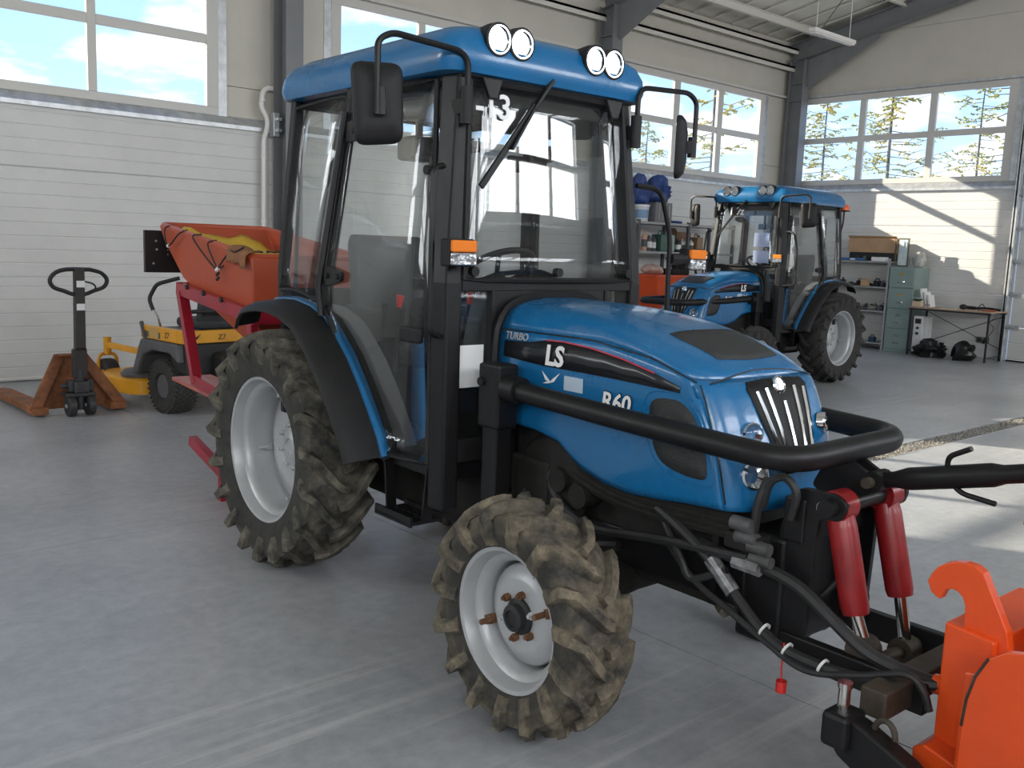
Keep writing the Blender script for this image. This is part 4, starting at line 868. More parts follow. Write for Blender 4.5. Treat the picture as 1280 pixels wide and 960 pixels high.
# hoses
hs = [([P_(2.30, .30, .80), P_(2.43, .32, .757), P_(2.556, .31, .676), P_(2.665, .30, .581), P_(2.768, .30, .503), P_(2.879, .30, .462), P_(3.09, .28, .455), P_(3.23, .235, .478), P_(3.318, .19, .49)], .019),
      ([P_(2.45, .29, .72), P_(2.656, .285, .702), P_(2.767, .28, .70), P_(2.89, .28, .675), P_(3.01, .28, .609), P_(3.124, .27, .545), P_(3.23, .22, .505), P_(3.318, .168, .483)], .021),
      ([P_(2.35, .31, .70), P_(2.50, .33, .60), P_(2.66, .32, .53), P_(2.80, .31, .47), P_(2.95, .31, .43), P_(3.12, .30, .475), P_(3.26, .29, .53), P_(3.31, .28, .50), P_(3.33, .27, .44)], .012),
      ([P_(2.72, .27, .90), P_(2.75, .28, .99), P_(2.795, .27, 1.015), P_(2.835, .26, .97), P_(2.82, .255, .88)], .014), ([P_(2.70, .28, .80), P_(2.715, .285, .92), P_(2.735, .27, 1.0)], .016), ([P_(2.86, .10, .60), P_(2.92, .05, .68), P_(2.96, .0, .62), P_(2.93, -.05, .55)], .012)]
for pts, r in hs: g().tube(spline(pts, 7), r, 8).build('hose', m_hose, FL)
for a, z, d in ((2.60, .635, -.08), (2.70, .70, 0)):
    g().tube([P_(a-.05, .302, z+(.045 if d else .003)), P_(a+.05, .30, z-(.045 if d else .0))], .027, 10).build('hose_coupling', mat('taped coupling', (.30, .30, .31), .4, .4, var=.5, vscale=30), FL)
for a, z in ((2.78, .50), (2.87, .465), (3.0, .458)): g().lathe([(.026, -.004), (.026, .004), (.02, .004), (.02, -.004)], P_(a, .295, z), (1, 0, -.4), 12, closed=True).build('cable_tie', m_tie, FL)
rc = g().tube([P_(2.867, .31, .49), P_(2.868, .315, .40), P_(2.869, .31, .36)], .003, 6).build('red_cap_cord', m_redp, FL); g().cyl(P_(2.869, .31, .325), P_(2.869, .31, .362), .018, 12).build('red_cap', m_redp, rc)
# valve cluster beside the nose
vb = g().bb(2.60, 2.74, -.31, -.22, .74, .80).build('valve_block', m_engine, FL, smooth=0, bevel=.01)
for a, z, r in ((2.66, .832, .026), (2.68, .79, .024), (2.73, .77, .022), (2.74, .73, .020)): g().cyl(P_(a-.03, .30, z), P_(a+.05, .30, z), r, 12).build('valve_spool', mat('dusty valve', (.10, .10, .10), .6, .3, var=.3, vscale=30), vb)
g().bb(2.55, 2.575, -.30, -.26, .52, .86).build('valve_post', m_black, FL, smooth=0)
# top link turnbuckle
TL, g = sub(3.0, .05, 'black turnbuckle top link with two bent handles above the red cylinders', 'top_link', 'top link')
A, B = Vector(P_(2.995, .05, 1.02)), Vector(P_(3.46, .05, 1.142)); d = B-A
g().tube([A, A+d*.12, A+d*.22, A+d*.75, A+d*.82, B], [.026, .026, .036, .036, .028, .028], 16).build('link_tube', m_black, TL, smooth=50)
g().tube(fillet([A+d*.46+Vector((0, 0, .02)), A+d*.47+Vector((0, -.01, .065)), A+d*.62+Vector((0, -.02, .085))], .02), .0085, 8).build('turn_handle', m_black, TL)
g().tube(fillet([A+d*.50-Vector((0, 0, .02)), A+d*.58+Vector((0, -.01, -.052)), A+d*.80+Vector((0, -.02, -.085))], .02), .0085, 8).build('turn_handle', m_black, TL)
g().tube([A-Vector((0, .04, 0)), A+Vector((0, .04, 0))], .034, 14).build('link_eye', m_black, TL)
g().tube([B-Vector((0, 0, .07)), B+Vector((0, 0, .07))], .02, 10).tube([B-d*.03, B+d*.06], .04, 12).build('link_end', m_black, TL)
g().tube([B+d*.02+Vector((0, 0, -.07)), B+d*.02+Vector((0, 0, -.155))], [.02, .028], 10).build('link_grip', m_redp, TL)
# orange plow frame
PW, g = sub(3.45, .15, 'bright orange plow frame with a hook plate in front of the tractor', 'snow_plow', 'plow')
hook = [(3.276, .771), (3.262, .800), (3.273, .828), (3.288, .850), (3.309, .867), (3.336, .879), (3.364, .883), (3.392, .880), (3.415, .868), (3.494, .72), (3.515, .62), (3.39, .62), (3.378, .70), (3.375, .761), (3.366, .782), (3.351, .794), (3.334, .797), (3.317, .790), (3.310, .775), (3.304, .757), (3.29, .762)]
for l_ in (.20,): g().prism([(a, -l_, z) for a, z in hook], (0, -.018, 0), (0, .018, 0)).build('hook_plate', m_porange, PW, smooth=0, bevel=.003)
g().prism([(3.335, -.24, .705), (3.475, -.24, .690), (3.475, -.24, .12), (3.335+.0, -.24, .12)], (0, 0, 0), (0, .50, 0)).build('frame_box', m_porange, PW, smooth=0, bevel=.006)
sp_ = [(3.455, .14), (3.458, .351), (3.460, .481), (3.466, .56), (3.482, .63), (3.51, .69), (3.55, .722), (3.60, .735), (4.2, .70), (4.2, .14)]
cp = g().prism([(a, -.35, z) for a, z in sp_], (0, -.012, 0), (0, .014, 0)).build('cheek_plate', m_porange, PW, smooth=0, bevel=.003)
g().tube([(a, -.362, z) for a, z in sp_[2:6]], .0045, 6).build('weld_scuff', m_worn, cp)
g().prism([(3.44, -.35, .62), (3.60, -.35, .66), (3.60, -.35, .12), (3.44, -.35, .12)], (0, .014, 0), (0, .12, 0)).build('filler_box', m_porange, PW, smooth=0, bevel=.006)
g().bb(3.40, 4.2, -.33, .30, .12, .16).build('base_plate', m_porange, PW, smooth=0, bevel=.006)
g().prism([(3.315, -.30, .34), (3.345, -.30, .36), (3.46, -.30, .33), (3.46, -.30, .0), (3.33, -.30, 0)], (0, -.02, 0), (0, .10, 0)).build('lower_ear', m_porange, PW, smooth=0, bevel=.005)
g().tube(fillet([(3.46, -.32, .24), (3.36, -.36, .265), (3.30, -.40, .23), (3.30, -.42, .17), (3.36, -.44, .14)], .04), .022, 10).build('lower_hook', m_porange, PW)
g().prism([(3.49, -.16, .74), (4.3, -.16, 1.10), (4.3, -.16, .62), (3.49, -.16, .60)], (0, .28, 0), (0, .33, 0)).build('brace_plate', m_porange, PW, smooth=0, bevel=.004)
g().prism([(3.475, .10, .69), (4.3, .10, .80), (4.3, .10, .55), (3.475, .10, .55)], (0, 0, 0), (0, .04, 0)).build('brace_plate', m_porange, PW, smooth=0, bevel=.004)
g().bb(3.60, 3.72, -.12, .02, .55, 1.22).build('mast', m_porange, PW, smooth=0, bevel=.006)
for y in (-.10, .0): g().bb(3.47, 3.61, y-.008, y+.008, 1.09, 1.19).build('mast_ear', m_black, PW, smooth=0)
g().cyl((3.33, -.18, .49), (3.30, -.18, .485), .03, 12).build('hose_socket', m_porange, PW)
# blade behind, reaching out of frame
bl = [(4.22+.10*math.sin(t)*0+.20*math.cos(t), .45-.42*math.cos(math.pi*k/9)) for k, t in [(k, math.pi*k/9) for k in range(10)]]
prof = [(4.30+.16*((k-4.5)/4.5)**2, .02+.86*k/9) for k in range(10)]
g().loft([[Vector((a, y, z)) for a, z in prof]+[Vector((a+.012, y, z)) for a, z in prof[::-1]] for y in (-1.1, 1.1)]).build('blade', m_porange, PW, smooth=40)

# ================================================================ salt spreader behind the tractor
m_hop = mat('faded orange hopper plastic', (.44, .075, .028), .45, var=.10, vscale=3)
m_redf = mat('crimson frame paint', (.33, .012, .028), .32, var=.2, vscale=6, coat=.25)
m_tarp = mat('yellow tarp', (.72, .46, .025), .5, var=.15, vscale=6, bump=.3, bscale=14)
m_cloth = mat('brown cloth', (.30, .13, .06), .9, var=.3, vscale=20)
SP, g = sub(-1.5, .0, 'orange hopper salt spreader on a crimson frame hitched behind the muddy tractor', 'salt_spreader', 'spreader')
def rimz(a): return 1.775+(a+2.41)*(1.592-1.775)/(2.41-.89)
# shell rings from rim to outlet : (a0,a1,l0,l1) with heights at both ends
def ring(a0, a1, h0, h1, l0, l1):
    return [Vector(P_(a0, l0, h0)), Vector(P_((a0+a1)/2, l0, (h0+h1)/2)), Vector(P_(a1, l0, h1)), Vector(P_(a1, (l0+l1)/2, h1)), Vector(P_(a1, l1, h1)), Vector(P_((a0+a1)/2, l1, (h0+h1)/2)), Vector(P_(a0, l1, h0)), Vector(P_(a0, (l0+l1)/2, h0))]
o_ = [ring(-2.41, -.89, 1.775, 1.592, .395, -.45), ring(-2.33, -.89, 1.66, 1.50, .385, -.44), ring(-2.02, -.91, 1.42, 1.30, .375, -.42), ring(-1.74, -.94, 1.27, 1.17, .33, -.38), ring(-1.12, -.99, .86, .84, .10, -.15)]
i_ = [ring(-2.37, -.93, 1.775, 1.597, .355, -.41), ring(-2.0, -.94, 1.44, 1.33, .33, -.38), ring(-1.72, -.97, 1.30, 1.20, .29, -.34), ring(-1.14, -1.02, .93, .91, .07, -.12)]
g().loft(o_[::-1]+i_).build('hopper', m_hop, SP, smooth=30, bevel=.012)
rp = [p+Vector((0, 0, .0)) for p in ring(-2.39, -.91, 1.775, 1.594, .375, -.43)]
g().tube(fillet(rp, .05, 3, True), .022, 8, closed=True).build('hopper_rim', m_hop, SP)
rails = [((-2.02, .40, 1.345), (-.80, .40, 1.235)), ((-2.02, -.44, 1.345), (-.80, -.44, 1.235)), ((-2.0, .40, 1.345), (-2.0, -.44, 1.345)), ((-.84, .40, 1.235), (-.84, -.44, 1.235))]
for a, b in rails: g().beam(P_(*a), P_(*b), .05, .085).build('frame_rail', m_redf, SP, smooth=0, bevel=.005)
for l_ in (.40, -.44):
    g().beam(P_(-1.97, l_, 1.32), P_(-1.72, l_, .72), .07, .05).build('frame_leg', m_redf, SP, smooth=0, bevel=.005)
    g().beam(P_(-.86, l_, 1.22), P_(-.86, l_, .40), .07, .05).build('frame_leg', m_redf, SP, smooth=0, bevel=.005)
    g().beam(P_(-1.76, l_, .745), P_(-.84, l_, .655), .055, .075).build('lower_rail', m_redf, SP, smooth=0, bevel=.005)
    g().beam(P_(-1.30, l_, .69), P_(-1.30, l_, .0), .05, .05).build('stand_leg', m_redf, SP, smooth=0)
    g().beam(P_(-1.99, l_-.07, .27), P_(-1.28, l_-.07, .10), .06, .07).build('tow_foot', m_redf, SP, smooth=0, bevel=.005)
g().prism([P_(-2.26, .37, .68), P_(-1.52, .37, .645), P_(-1.52, .08, .645), P_(-2.26, .08, .68)], (0, 0, -.012), (0, 0, .012)).build('spread_plate', mat('worn red plate', (.50, .13, .10), .4, var=.4, vscale=9), SP, smooth=0)
for a in (-1.86, -1.72, -1.60): g().box(P_(a, .34, .70), (.06, .05, .05), (.4, .3, .2)).build('clip', m_dark, SP, smooth=0, bevel=.012)
for k in range(3): g().cyl(P_(-1.80+k*.28, .425, 1.365-k*.024), P_(-1.80+k*.28, .44, 1.365-k*.024), .018, 8).build('rail_bolt', m_dark, SP)
bp_ = g().bb(-2.43, -2.40, -.50, -.22, 1.435, 1.735).build('control_plate', mat('black plate', (.012, .012, .013), .4), SP, smooth=0, bevel=.004); bp_['label'] = 'black steel plate at the hopper end'
for y, z in ((-.42, 1.66), (-.415, 1.60), (-.44, 1.50)): g().cyl((-2.40, y, z), (-2.394, y, z), .008, 8).build('plate_screw', m_silver, bp_)
g().cyl(P_(-1.05, -.02, .88), P_(-1.05, -.02, .60), .10, 16).build('outlet_tube', m_dark, SP)
g().lathe([(.001, 0), (.24, .0), (.25, .02), (.001, .03)], P_(-1.05, -.02, .50), (0, 0, 1), 24).build('spinner_disc', m_galv, SP)
# cords hooked over the rim
def onside(a, z): return P_(a, .425, z)
for pts in ([(-2.21, 1.745), (-2.15, 1.63), (-1.95, 1.715)], [(-1.70, 1.69), (-1.32, 1.50), (-1.46, 1.655)], [(-1.30, 1.51), (-1.12, 1.62), (-1.05, 1.62)]):
    P3 = [Vector(onside(a, z)) for a, z in pts]; P3 = [P3[0]+Vector((-.0, .06, .03))]+P3+[P3[-1]+Vector((0, .06, .03))]
    cdn = g().tube(spline(P3, 5), .0055, 6).build('bungee_cord', m_dark, SP)
    lo = min(pts, key=lambda q: q[1]); g().ball(onside(lo[0], lo[1]), .013, 8).build('cord_ball', m_white, cdn); [g().ball(onside(lo[0]+.005, lo[1]-.03*k), .011, 8).build('cord_bead', m_dark, cdn) for k in (1, 2)]
for a0, l0, l1 in ((-2.0, -.35, -.40), (-1.5, -.35, -.40)): g().tube([P_(a0, l0, rimz(a0)-.11), P_(a0, l1, rimz(a0)+.005)], .005, 6).build('bungee_cord', m_dark, SP)
# tarp lying in the hopper, a thing of its own
TP, g = sub(-1.6, .0, 'crumpled yellow tarp with black letters lying in the orange hopper', 'tarp', 'tarp')
nx, ny = 22, 14; vs = []; rr = random.Random(5)
ph = [(rr.uniform(3, 9), rr.uniform(3, 9), rr.uniform(0, 6)) for _ in range(6)]
for i in range(nx+1):
    for j in range(ny+1):
        u, v = i/nx, j/ny; a = -2.26+u*1.26; l_ = .315-v*.66
        z = rimz(a)-.045-.07*math.sin(math.pi*u)*1.0+sum(.009*math.sin(p*u*3+q*v*3+r) for p, q, r in ph)+(.075*max(0, 1-abs(u-.06)/.16)*max(0, 1-abs(v-.12)/.3))
        if v > .75: z -= .04*(v-.75)*4
        vs.append(P_(a, l_, z-(.06 if u > .93 else 0)))
o = g().add(vs, [(i*(ny+1)+j, i*(ny+1)+j+1, (i+1)*(ny+1)+j+1, (i+1)*(ny+1)+j) for i in range(nx) for j in range(ny)]).build('tarp_sheet', m_tarp, TP, smooth=60); md = o.modifiers.new('t', 'SOLIDIFY'); md.thickness = .006*S
tm = Matrix.Translation((1.6, 0, 0)) @ frame((-1.32, .06, rimz(-1.2)-.012), (-.02, -1, 0), (-1, 0, .10)); text('w.u', 'tarp_letters', .16, tm, m_decal, TP, depth=.004)
CL, g = sub(-1.0, .38, 'brown rag hanging over the front rim of the orange hopper', 'rag', 'rag')
vs = []
for i in range(9):
    for j in range(7):
        u, v = i/8, j/6; a = -1.16+u*.27; ang = v*2.4
        vs.append(P_(a, .33+.10*math.sin(min(ang, 1.57))+.012*math.sin(9*u), rimz(a)+.035*math.cos(ang)-(.09*(v-.6) if v > .6 else 0)+.01*math.sin(7*u+5*v)))
o = g().add(vs, [(i*7+j, i*7+j+1, (i+1)*7+j+1, (i+1)*7+j) for i in range(8) for j in range(6)]).build('rag_cloth', m_cloth, CL, smooth=60); md = o.modifiers.new('t', 'SOLIDIFY'); md.thickness = .008*S

# ================================================================ pallet truck
m_prust = mat('worn orange brown steel', (.28, .10, .036), .6, .1, var=.5, vscale=9, bump=.15, bscale=40)
m_pgrey = mat('dark grey cast', (.05, .05, .052), .5, .3, var=.3, vscale=12)
PT = thing('pallet_truck', 'old hand pallet truck with rust orange forks and black loop handle', 'pallet truck', (2.77, 9.16, 0), 92)
for y in (.20, -.36+.0):
    pass
for y in (.30, -.36):
    f = G().prism([(.26, y-.075, .0), (.30, y-.085, .0), (1.30, y-.085, 0), (1.42, y-.045, 0), (1.42, y+.045, 0), (1.30, y+.085, 0), (.30, y+.085, 0), (.26, y+.075, 0)], (0, 0, .065), (0, 0, .095)).build('fork', m_prust, PT, smooth=0, bevel=.006)
    for s_ in (-.075, .075): G().bb(.28, 1.34, y+s_-.008, y+s_+.008, .03, .09).build('fork_flange', m_prust, f, smooth=0)
    for k in (0, 1): G().cyl((1.18+k*.09, y-.04, .035), (1.18+k*.09, y+.04, .035), .035, 12).build('load_roller', m_pgrey, f)
# triangular body plate with raised edges
tri = [(.10, .37, .05), (.17, .12, .545), (.17, -.10, .545), (.10, -.42, .05)]
bd = G().prism(fillet([(.0, .37, .05), (.0, .11, .545), (.0, -.09, .545), (.0, -.43, .05)], .04, 3, True), (.20, 0, 0), (.22, 0, 0)).build('body_plate', m_prust, PT, smooth=0)
for a, b in (((.12, .37, .05), (.20, .11, .545)), ((.20, .12, .55), (.20, -.10, .55)), ((.20, -.09, .545), (.12, -.43, .05))): G().beam(a, b, .10, .022, (0, 0, 1) if a[2] == b[2] else (1, 0, 0)).build('body_edge', m_prust, bd, smooth=0, bevel=.004)
for e0, e1 in ((.26, .39), (-.45, -.30)): G().bb(.06, .30, e0, e1, .02, .09).build('body_foot', m_prust, bd, smooth=0, bevel=.006)
pm = G().bb(-.06, .12, -.13, .14, .185, .225).bb(-.08, .10, -.07, .07, .22, .33).build('pump_body', m_pgrey, PT, smooth=0, bevel=.015)
G().cyl((.0, 0, .30), (.0, 0, .44), .045, 16).bb(-.05, .05, .06, .11, .24, .34).bb(-.05, .05, -.11, -.06, .24, .34).cyl((0, .09, .29), (0, .17, .29), .02, 10).build('pump_cylinder', m_pgrey, pm, smooth=40, bevel=.004)
G().cyl((0, 0, .06), (0, 0, .20), .035, 14).build('steer_column', m_pgrey, PT)
for y in (.085, -.085):
    w = G().lathe([(.03, -.036), (.085, -.036), (.098, -.028), (.10, 0), (.098, .028), (.085, .036), (.03, .036)], (0, y, .10), (0, 1, 0), 28).build('steer_wheel', m_pgrey, PT)
    G().cyl((0, y-.045, .10), (0, y+.045, .10), .02, 12).build('axle_cap', m_galv, w)
m_hand = mat('dark brown handle', (.035, .027, .025), .5, var=.3, vscale=8)
hd = G().loft([[Vector((x+.035*dx, y*w_, z)) for dx, y in ((-1, -1), (-1, 1), (1, 1), (1, -1))] for x, w_, z in ((.0, .062, .36), (-.01, .060, .62), (-.03, .045, .64), (-.055, .042, 1.37))]).build('handle_shaft', m_hand, PT, smooth=0, bevel=.006)
lp = [(-.055, -.10, 1.36), (-.055, .10, 1.36), (-.055, .20, 1.33), (-.055, .25, 1.265), (-.052, .22, 1.20), (-.05, .13, 1.165), (-.05, .05, 1.135), (-.05, -.05, 1.135), (-.05, -.13, 1.165), (-.052, -.22, 1.20), (-.055, -.25, 1.265), (-.055, -.20, 1.33)]
G().tube(spline(lp+[lp[0]], 4)[:-1], .019, 8, closed=True).build('handle_loop', m_dark, PT)
G().tube(spline([(-.09, -.03, 1.255), (-.10, -.10, 1.235), (-.10, -.13, 1.20), (-.09, -.10, 1.15)], 5), .008, 6).build('release_lever', m_dark, hd)
for z in (1.20, .99): G().bb(-.093+(1.1-z)*.06, -.090+(1.1-z)*.06, -.036, .036, z, z+.06).build('white_label', m_white, hd, smooth=0)
# ================================================================ zero-turn mower
m_yel = mat('mower yellow', (.75, .34, .012), .38, var=.12, vscale=6, coat=.15)
m_mgrey = mat('mower grey plastic', (.10, .10, .105), .5, var=.15, vscale=8)
m_tan = mat('tan label', (.55, .33, .10), .5)
MW = thing('zero_turn_mower', 'yellow zero-turn mower with grey fenders parked between pallet truck and hopper', 'mower', (4.02, 8.98, 0), 97)
def turf(x, y, R, hw, rr_, nm, out, tn, mt=m_dark):
    w = G().lathe([(rr_, hw*.75), (rr_+.015, hw*.95), (R*.86, hw), (R*.96, hw*.86), (R, hw*.5), (R, -hw*.5), (R*.96, -hw*.86), (R*.86, -hw), (rr_+.015, -hw*.95), (rr_, -hw*.75)], (x, y, R), (0, 1, 0), 40, closed=True).build(nm, mat('turf tyre', (.035, .033, .03), .8, var=.3, vscale=20), MW)
    G().lathe([(rr_, out*hw*.8), (rr_*.92, out*hw*.7), (rr_*.85, out*hw*.3), (rr_*.5, out*hw*.2), (rr_*.25, out*hw*.5), (.001, out*hw*.5)], (x, y, R), (0, 1, 0), 28).build('rim', m_mgrey if nm == 'drive_wheel' else m_yel, w)
    if tn:
        g = G(); rws = 7
        for k in range(tn):
            for j in range(rws):
                t = 2*math.pi*(k+.5*(j % 2))/tn; yy = y+(j/(rws-1)*2-1)*hw*.84; r = R*(1 if abs(j-3) < 3 else .972)
                M = Matrix.Translation((x+r*math.cos(t), yy, R+r*math.sin(t))) @ Matrix.Rotation(-t+math.pi/2, 4, 'Y') @ Matrix.Rotation(.5 if j % 2 else -.5, 4, 'Z')
                g.m = M; g.box((0, 0, 0), (R*.085, hw*.30, .014)); g.m = None
        g.build('turf_tread', mat('turf lugs', (.06, .055, .05), .85, var=.3, vscale=30), w, smooth=0, kind='stuff')
    return w
turf(0, .47, .262, .125, .115, 'drive_wheel', 1, 34); turf(0, -.47, .262, .125, .115, 'drive_wheel', -1, 34)
turf(1.45, .42, .185, .07, .07, 'caster_wheel', 1, 0); turf(1.45, -.46, .185, .07, .07, 'caster_wheel', -1, 0)
for y in (.42, -.46):
    cf = G().tube(fillet([(1.45, y+.10, .185), (1.45, y+.10, .37), (1.45, y+.07, .42), (1.45, y-.07, .42), (1.45, y-.10, .37), (1.45, y-.10, .185)], .04), .018, 8).cyl((1.45, y, .41), (1.45, y, .60), .04, 14).build('caster_fork', m_yel, MW, smooth=40)
    G().beam((1.45, y, .52), (.85, y*.85, .50), .06, .06).build('caster_arm', m_yel, cf, smooth=0, bevel=.006)
G().prism([(1.05, -.30, .42), (.75, -.36, .42), (.35, -.36, .40), (.35, .36, .40), (.75, .36, .42), (1.05, .30, .42)], (0, 0, 0), (0, 0, .12)).build('front_frame', m_yel, MW, smooth=0, bevel=.02)
G().bb(.42, .80, -.30, .30, .54, .60).build('foot_rest', m_dark, MW, smooth=0, bevel=.01)
dk = fillet([(.35, .66, 0), (.95, .72, 0), (1.30, .56, 0), (1.36, -.36, 0), (.95, -.72, 0), (.35, -.66, 0)], .22, 6, True)
dkk = G().loft([[Vector((p.x, p.y, .13)) for p in dk], [Vector((p.x, p.y, .265)) for p in dk], [Vector((.78+(p.x-.78)*.95, p.y*.95, .285)) for p in dk]]).build('cutter_deck', m_yel, MW, smooth=40)
for y in (.46, -.46): G().lathe([(.20, 0), (.21, .03), (.17, .065), (.05, .075), (.001, .075)], (.62, y, .285), (0, 0, 1), 24).build('pulley_cover', m_mgrey, dkk)
# body: fenders, yellow band with labels, engine shroud, seat, levers
for y0, y1 in ((.30, .62), (-.62, -.30)):
    G().prism([(-.36, 0, .52), (-.34, 0, .70), (.34, 0, .70), (.40, 0, .60), (.52, 0, .36), (.42, 0, .34), (.30, 0, .54), (.12, 0, .60), (-.20, 0, .60)], (0, y0, 0), (0, y1, 0)).build('side_fender', m_mgrey, MW, smooth=0, bevel=.02)
    sg = 1 if y0 > 0 else -1; yy = sg*.60
    bd_ = G().bb(-.36, .36, *sorted((yy-sg*.06, yy)), .705, .83).build('yellow_panel', m_yel, MW, smooth=0, bevel=.008)
    for x0, x1, mm in ((-.33, -.02, m_yel), (.02, .20, m_tan)): G().bb(x0, x1, *sorted((yy, yy+sg*.003)), .715, .82).build('panel_label', mm, bd_, smooth=0)
    text('Z7', 'panel_letters', .075, frame((-.10, yy+sg*.004, .74), (-sg*1, 0, 0), (0, 0, 1)), m_decal, bd_)
    G().beam((.24, yy+sg*.004, .66), (.34, yy+sg*.004, .86), .03, .03).build('panel_strut', m_mgrey, bd_, smooth=0)
rp_ = G().bb(-.40, -.36, -.60, .60, .705, .825).build('rear_panel', m_yel, MW, smooth=0, bevel=.008)
for y, w_ in ((.50, .10), (-.05, .30), (-.40, .14)): 
    G().prism([(-.402, y, .795), (-.402, y-.05, .765), (-.402, y-.10, .795), (-.402, y-.06, .745), (-.402, y-.04, .745)], (0, 0, 0), (-.002, 0, 0)).build('winged_mark', m_decal, rp_, smooth=0)
text('Z7', 'panel_letters', .07, frame((-.403, .22, .735), (0, -1, 0), (0, 0, 1)), m_decal, rp_)
G().bb(-.42, -.10, -.55, .55, .40, .70).build('engine_bay', m_dark, MW, smooth=0, bevel=.03)
G().bb(-.62, -.36, -.45, .30, .32, .62).build('engine', m_engine, MW, smooth=0, bevel=.05)
G().bb(-.10, .36, -.60, .60, .70, .80).build('deck_top', m_mgrey, MW, smooth=0, bevel=.02)
sc = G().bb(-.14, .34, -.25, .25, .80, .90).build('seat_cushion', m_seat, MW, smooth=0, bevel=.04, seg=3); G().prism([(-.12, -.25, .86), (-.02, -.25, .86), (-.10, -.25, 1.28), (-.20, -.25, 1.28)], (0, 0, 0), (0, .5, 0)).build('seat_back', m_seat, MW, smooth=0, bevel=.04, seg=3)
for sg in (1, -1):
    lv = G().tube(spline([(.30, sg*.42, .78), (.33, sg*.44, .90), (.40, sg*.46, .98)], 5), .012, 8).build('control_lever', m_chrome, MW)
    G().tube(fillet([(.385, sg*.457, .965), (.46, sg*.46, 1.07), (.36, sg*.43, 1.22), (.30, sg*.22, 1.28)], .05), .020, 10).build('lever_grip', m_dark, lv)
G().tube(fillet([(-.30, .50, .80), (-.34, .50, 1.0), (-.34, -.50, 1.0), (-.30, -.50, .80)], .06), .02, 8).build('low_roll_bar', m_dark, MW)
G().bb(.0, .10, -.42, -.30, .80, .84).build('red_cap', m_redp, MW, smooth=0, bevel=.01)

# ================================================================ second tractor, parked by the far wall
tr2 = tractor('tractor', 'cleaner blue compact tractor with orange beacon parked in front of the shelving', (12.03, 7.48, 0), 180.4, m_tc, m_tc, ('1 9z', -.30), False)
bcn = G().tube(fillet([(-.11, .50, 2.02), (-.16, .50, 2.02), (-.20, .52, 2.20), (-.20, .52, 2.36)], .05), .012, 8).build('beacon_arm', m_black, tr2); G().bb(-.26, -.14, .46, .58, 2.36, 2.375).build('beacon_plate', m_black, bcn, smooth=0); G().lathe([(.065, 0), (.068, .03), (.055, .075), (.02, .085), (.001, .085)], (-.20, .52, 2.375), (0, 0, 1), 18).build('beacon_lens', mat('orange red beacon', (.75, .12, .02), .25), bcn)
text('133', 'letters', .13, frame((1.10, -.598, 2.04), (1, 0, 0), (0, 0, 1)), mat('faded print', (.55, .55, .42), .6), tr2)
for z, dz in ((1.83, .18), (1.62, .16)): G().bb(1.315, 1.318, .12, .36, z, z+dz).build('paper_sheet', mat('blue white paper', (.52, .58, .82), .6), tr2, smooth=0)

# ================================================================ right wall: shelving, filing cabinet, desk, heater, bag
m_tealf = mat('teal filing cabinet enamel', (.24, .325, .305), .4, var=.06, vscale=4)
m_shelf = mat('grey shelf steel', (.36, .37, .38), .45, .2)
m_card = mat('cardboard', (.52, .33, .19), .8, var=.1, vscale=6)
FC = thing('filing_cabinet', 'teal four drawer steel filing cabinet beside the desk', 'cabinet', (17.36, 8.575, 0), 180)
# local: x towards -X (front), y towards -Y
G().bb(-.58, -.012, -.245, .245, 0, 1.60).build('cabinet_body', m_tealf, FC, smooth=0, bevel=.006)
G().bb(-.012, .0, -.245, .245, 0, .05).build('plinth', m_tealf, FC, smooth=0)
for k in range(4):
    z0 = .05+k*.385; d = G().bb(-.01, .012, -.235, .235, z0+.008, z0+.375).build('drawer', m_tealf, FC, smooth=0, bevel=.005)
    G().tube(fillet([(.012, -.07, z0+.13), (.045, -.06, z0+.12), (.045, .06, z0+.12), (.012, .07, z0+.13)], .02), .010, 8).build('handle', m_chrome, d)
    G().bb(.0125, .016, -.05, .05, z0+.235, z0+.285).build('label_holder', mat('brass label', (.45, .33, .16), .4, .5) if k > 1 else mat('steel label', (.25, .27, .26), .4, .6), d, smooth=0)
# shelving unit
SH = thing('shelving_unit', 'grey steel shelving unit loaded with parts beside the filing cabinet', 'shelf', (17.62, 9.52, 0), 0)
for x in (-.24, .24):
    for y in (-.66, .66): G().bb(x-.02, x+.02, y-.02, y+.02, 0, 1.75).build('upright', m_shelf, SH, smooth=0)
SZ = (.13, .745, 1.205, 1.69)
for z in SZ: G().bb(-.25, .25, -.66, .66, z-.03, z).build('shelf_board', m_shelf, SH, smooth=0, bevel=.004)
def put(name, label, cat, x, y, z, build, yaw=0, group=None):
    t = thing(name, label, cat, (x, y, z), yaw, group); build(t); return t
def bx(sx, sy, sz, m_, nm='carton_body', bev=.006, lid=True):
    def f(t):
        G().bb(-sx/2, sx/2, -sy/2, sy/2, 0, sz).build(nm, m_, t, smooth=0, bevel=bev)
        if lid: G().bb(-sx/2-.004, sx/2+.004, -.03, .03, sz, sz+.003).build('tape_strip', m_cloth if m_ is m_card else m_dark, t, smooth=0)
    return f
def carton(sx, sy, sz, m_):
    def f(t):
        G().bb(-sx/2, sx/2, -sy/2, sy/2, 0, sz*.9).build('carton_body', m_, t, smooth=0)
        G().beam((-sx/2, -sy/2, sz*.9), (-sx/2-.02, -sy/2, sz), sy*0+.01, .01); G().prism([(-sx/2, -sy/2, sz*.9), (-sx/2, sy/2, sz*.9), (-sx/2-.05, sy/2, sz*1.05), (-sx/2-.05, -sy/2, sz*1.05)], (0, 0, 0), (.004, 0, .004)).build('carton_flap', m_, t, smooth=0)
    return f
put('carton', 'long tan cardboard carton lying on top of the shelving unit', 'carton', 17.72, 9.35, 1.695+.16, lambda t: (carton(.26, 1.0, .30, m_card)(t), G().bb(-.12, .12, -.48, .48, -.158, 0).build('tray_below', m_dark, t, smooth=0, bevel=.02)))
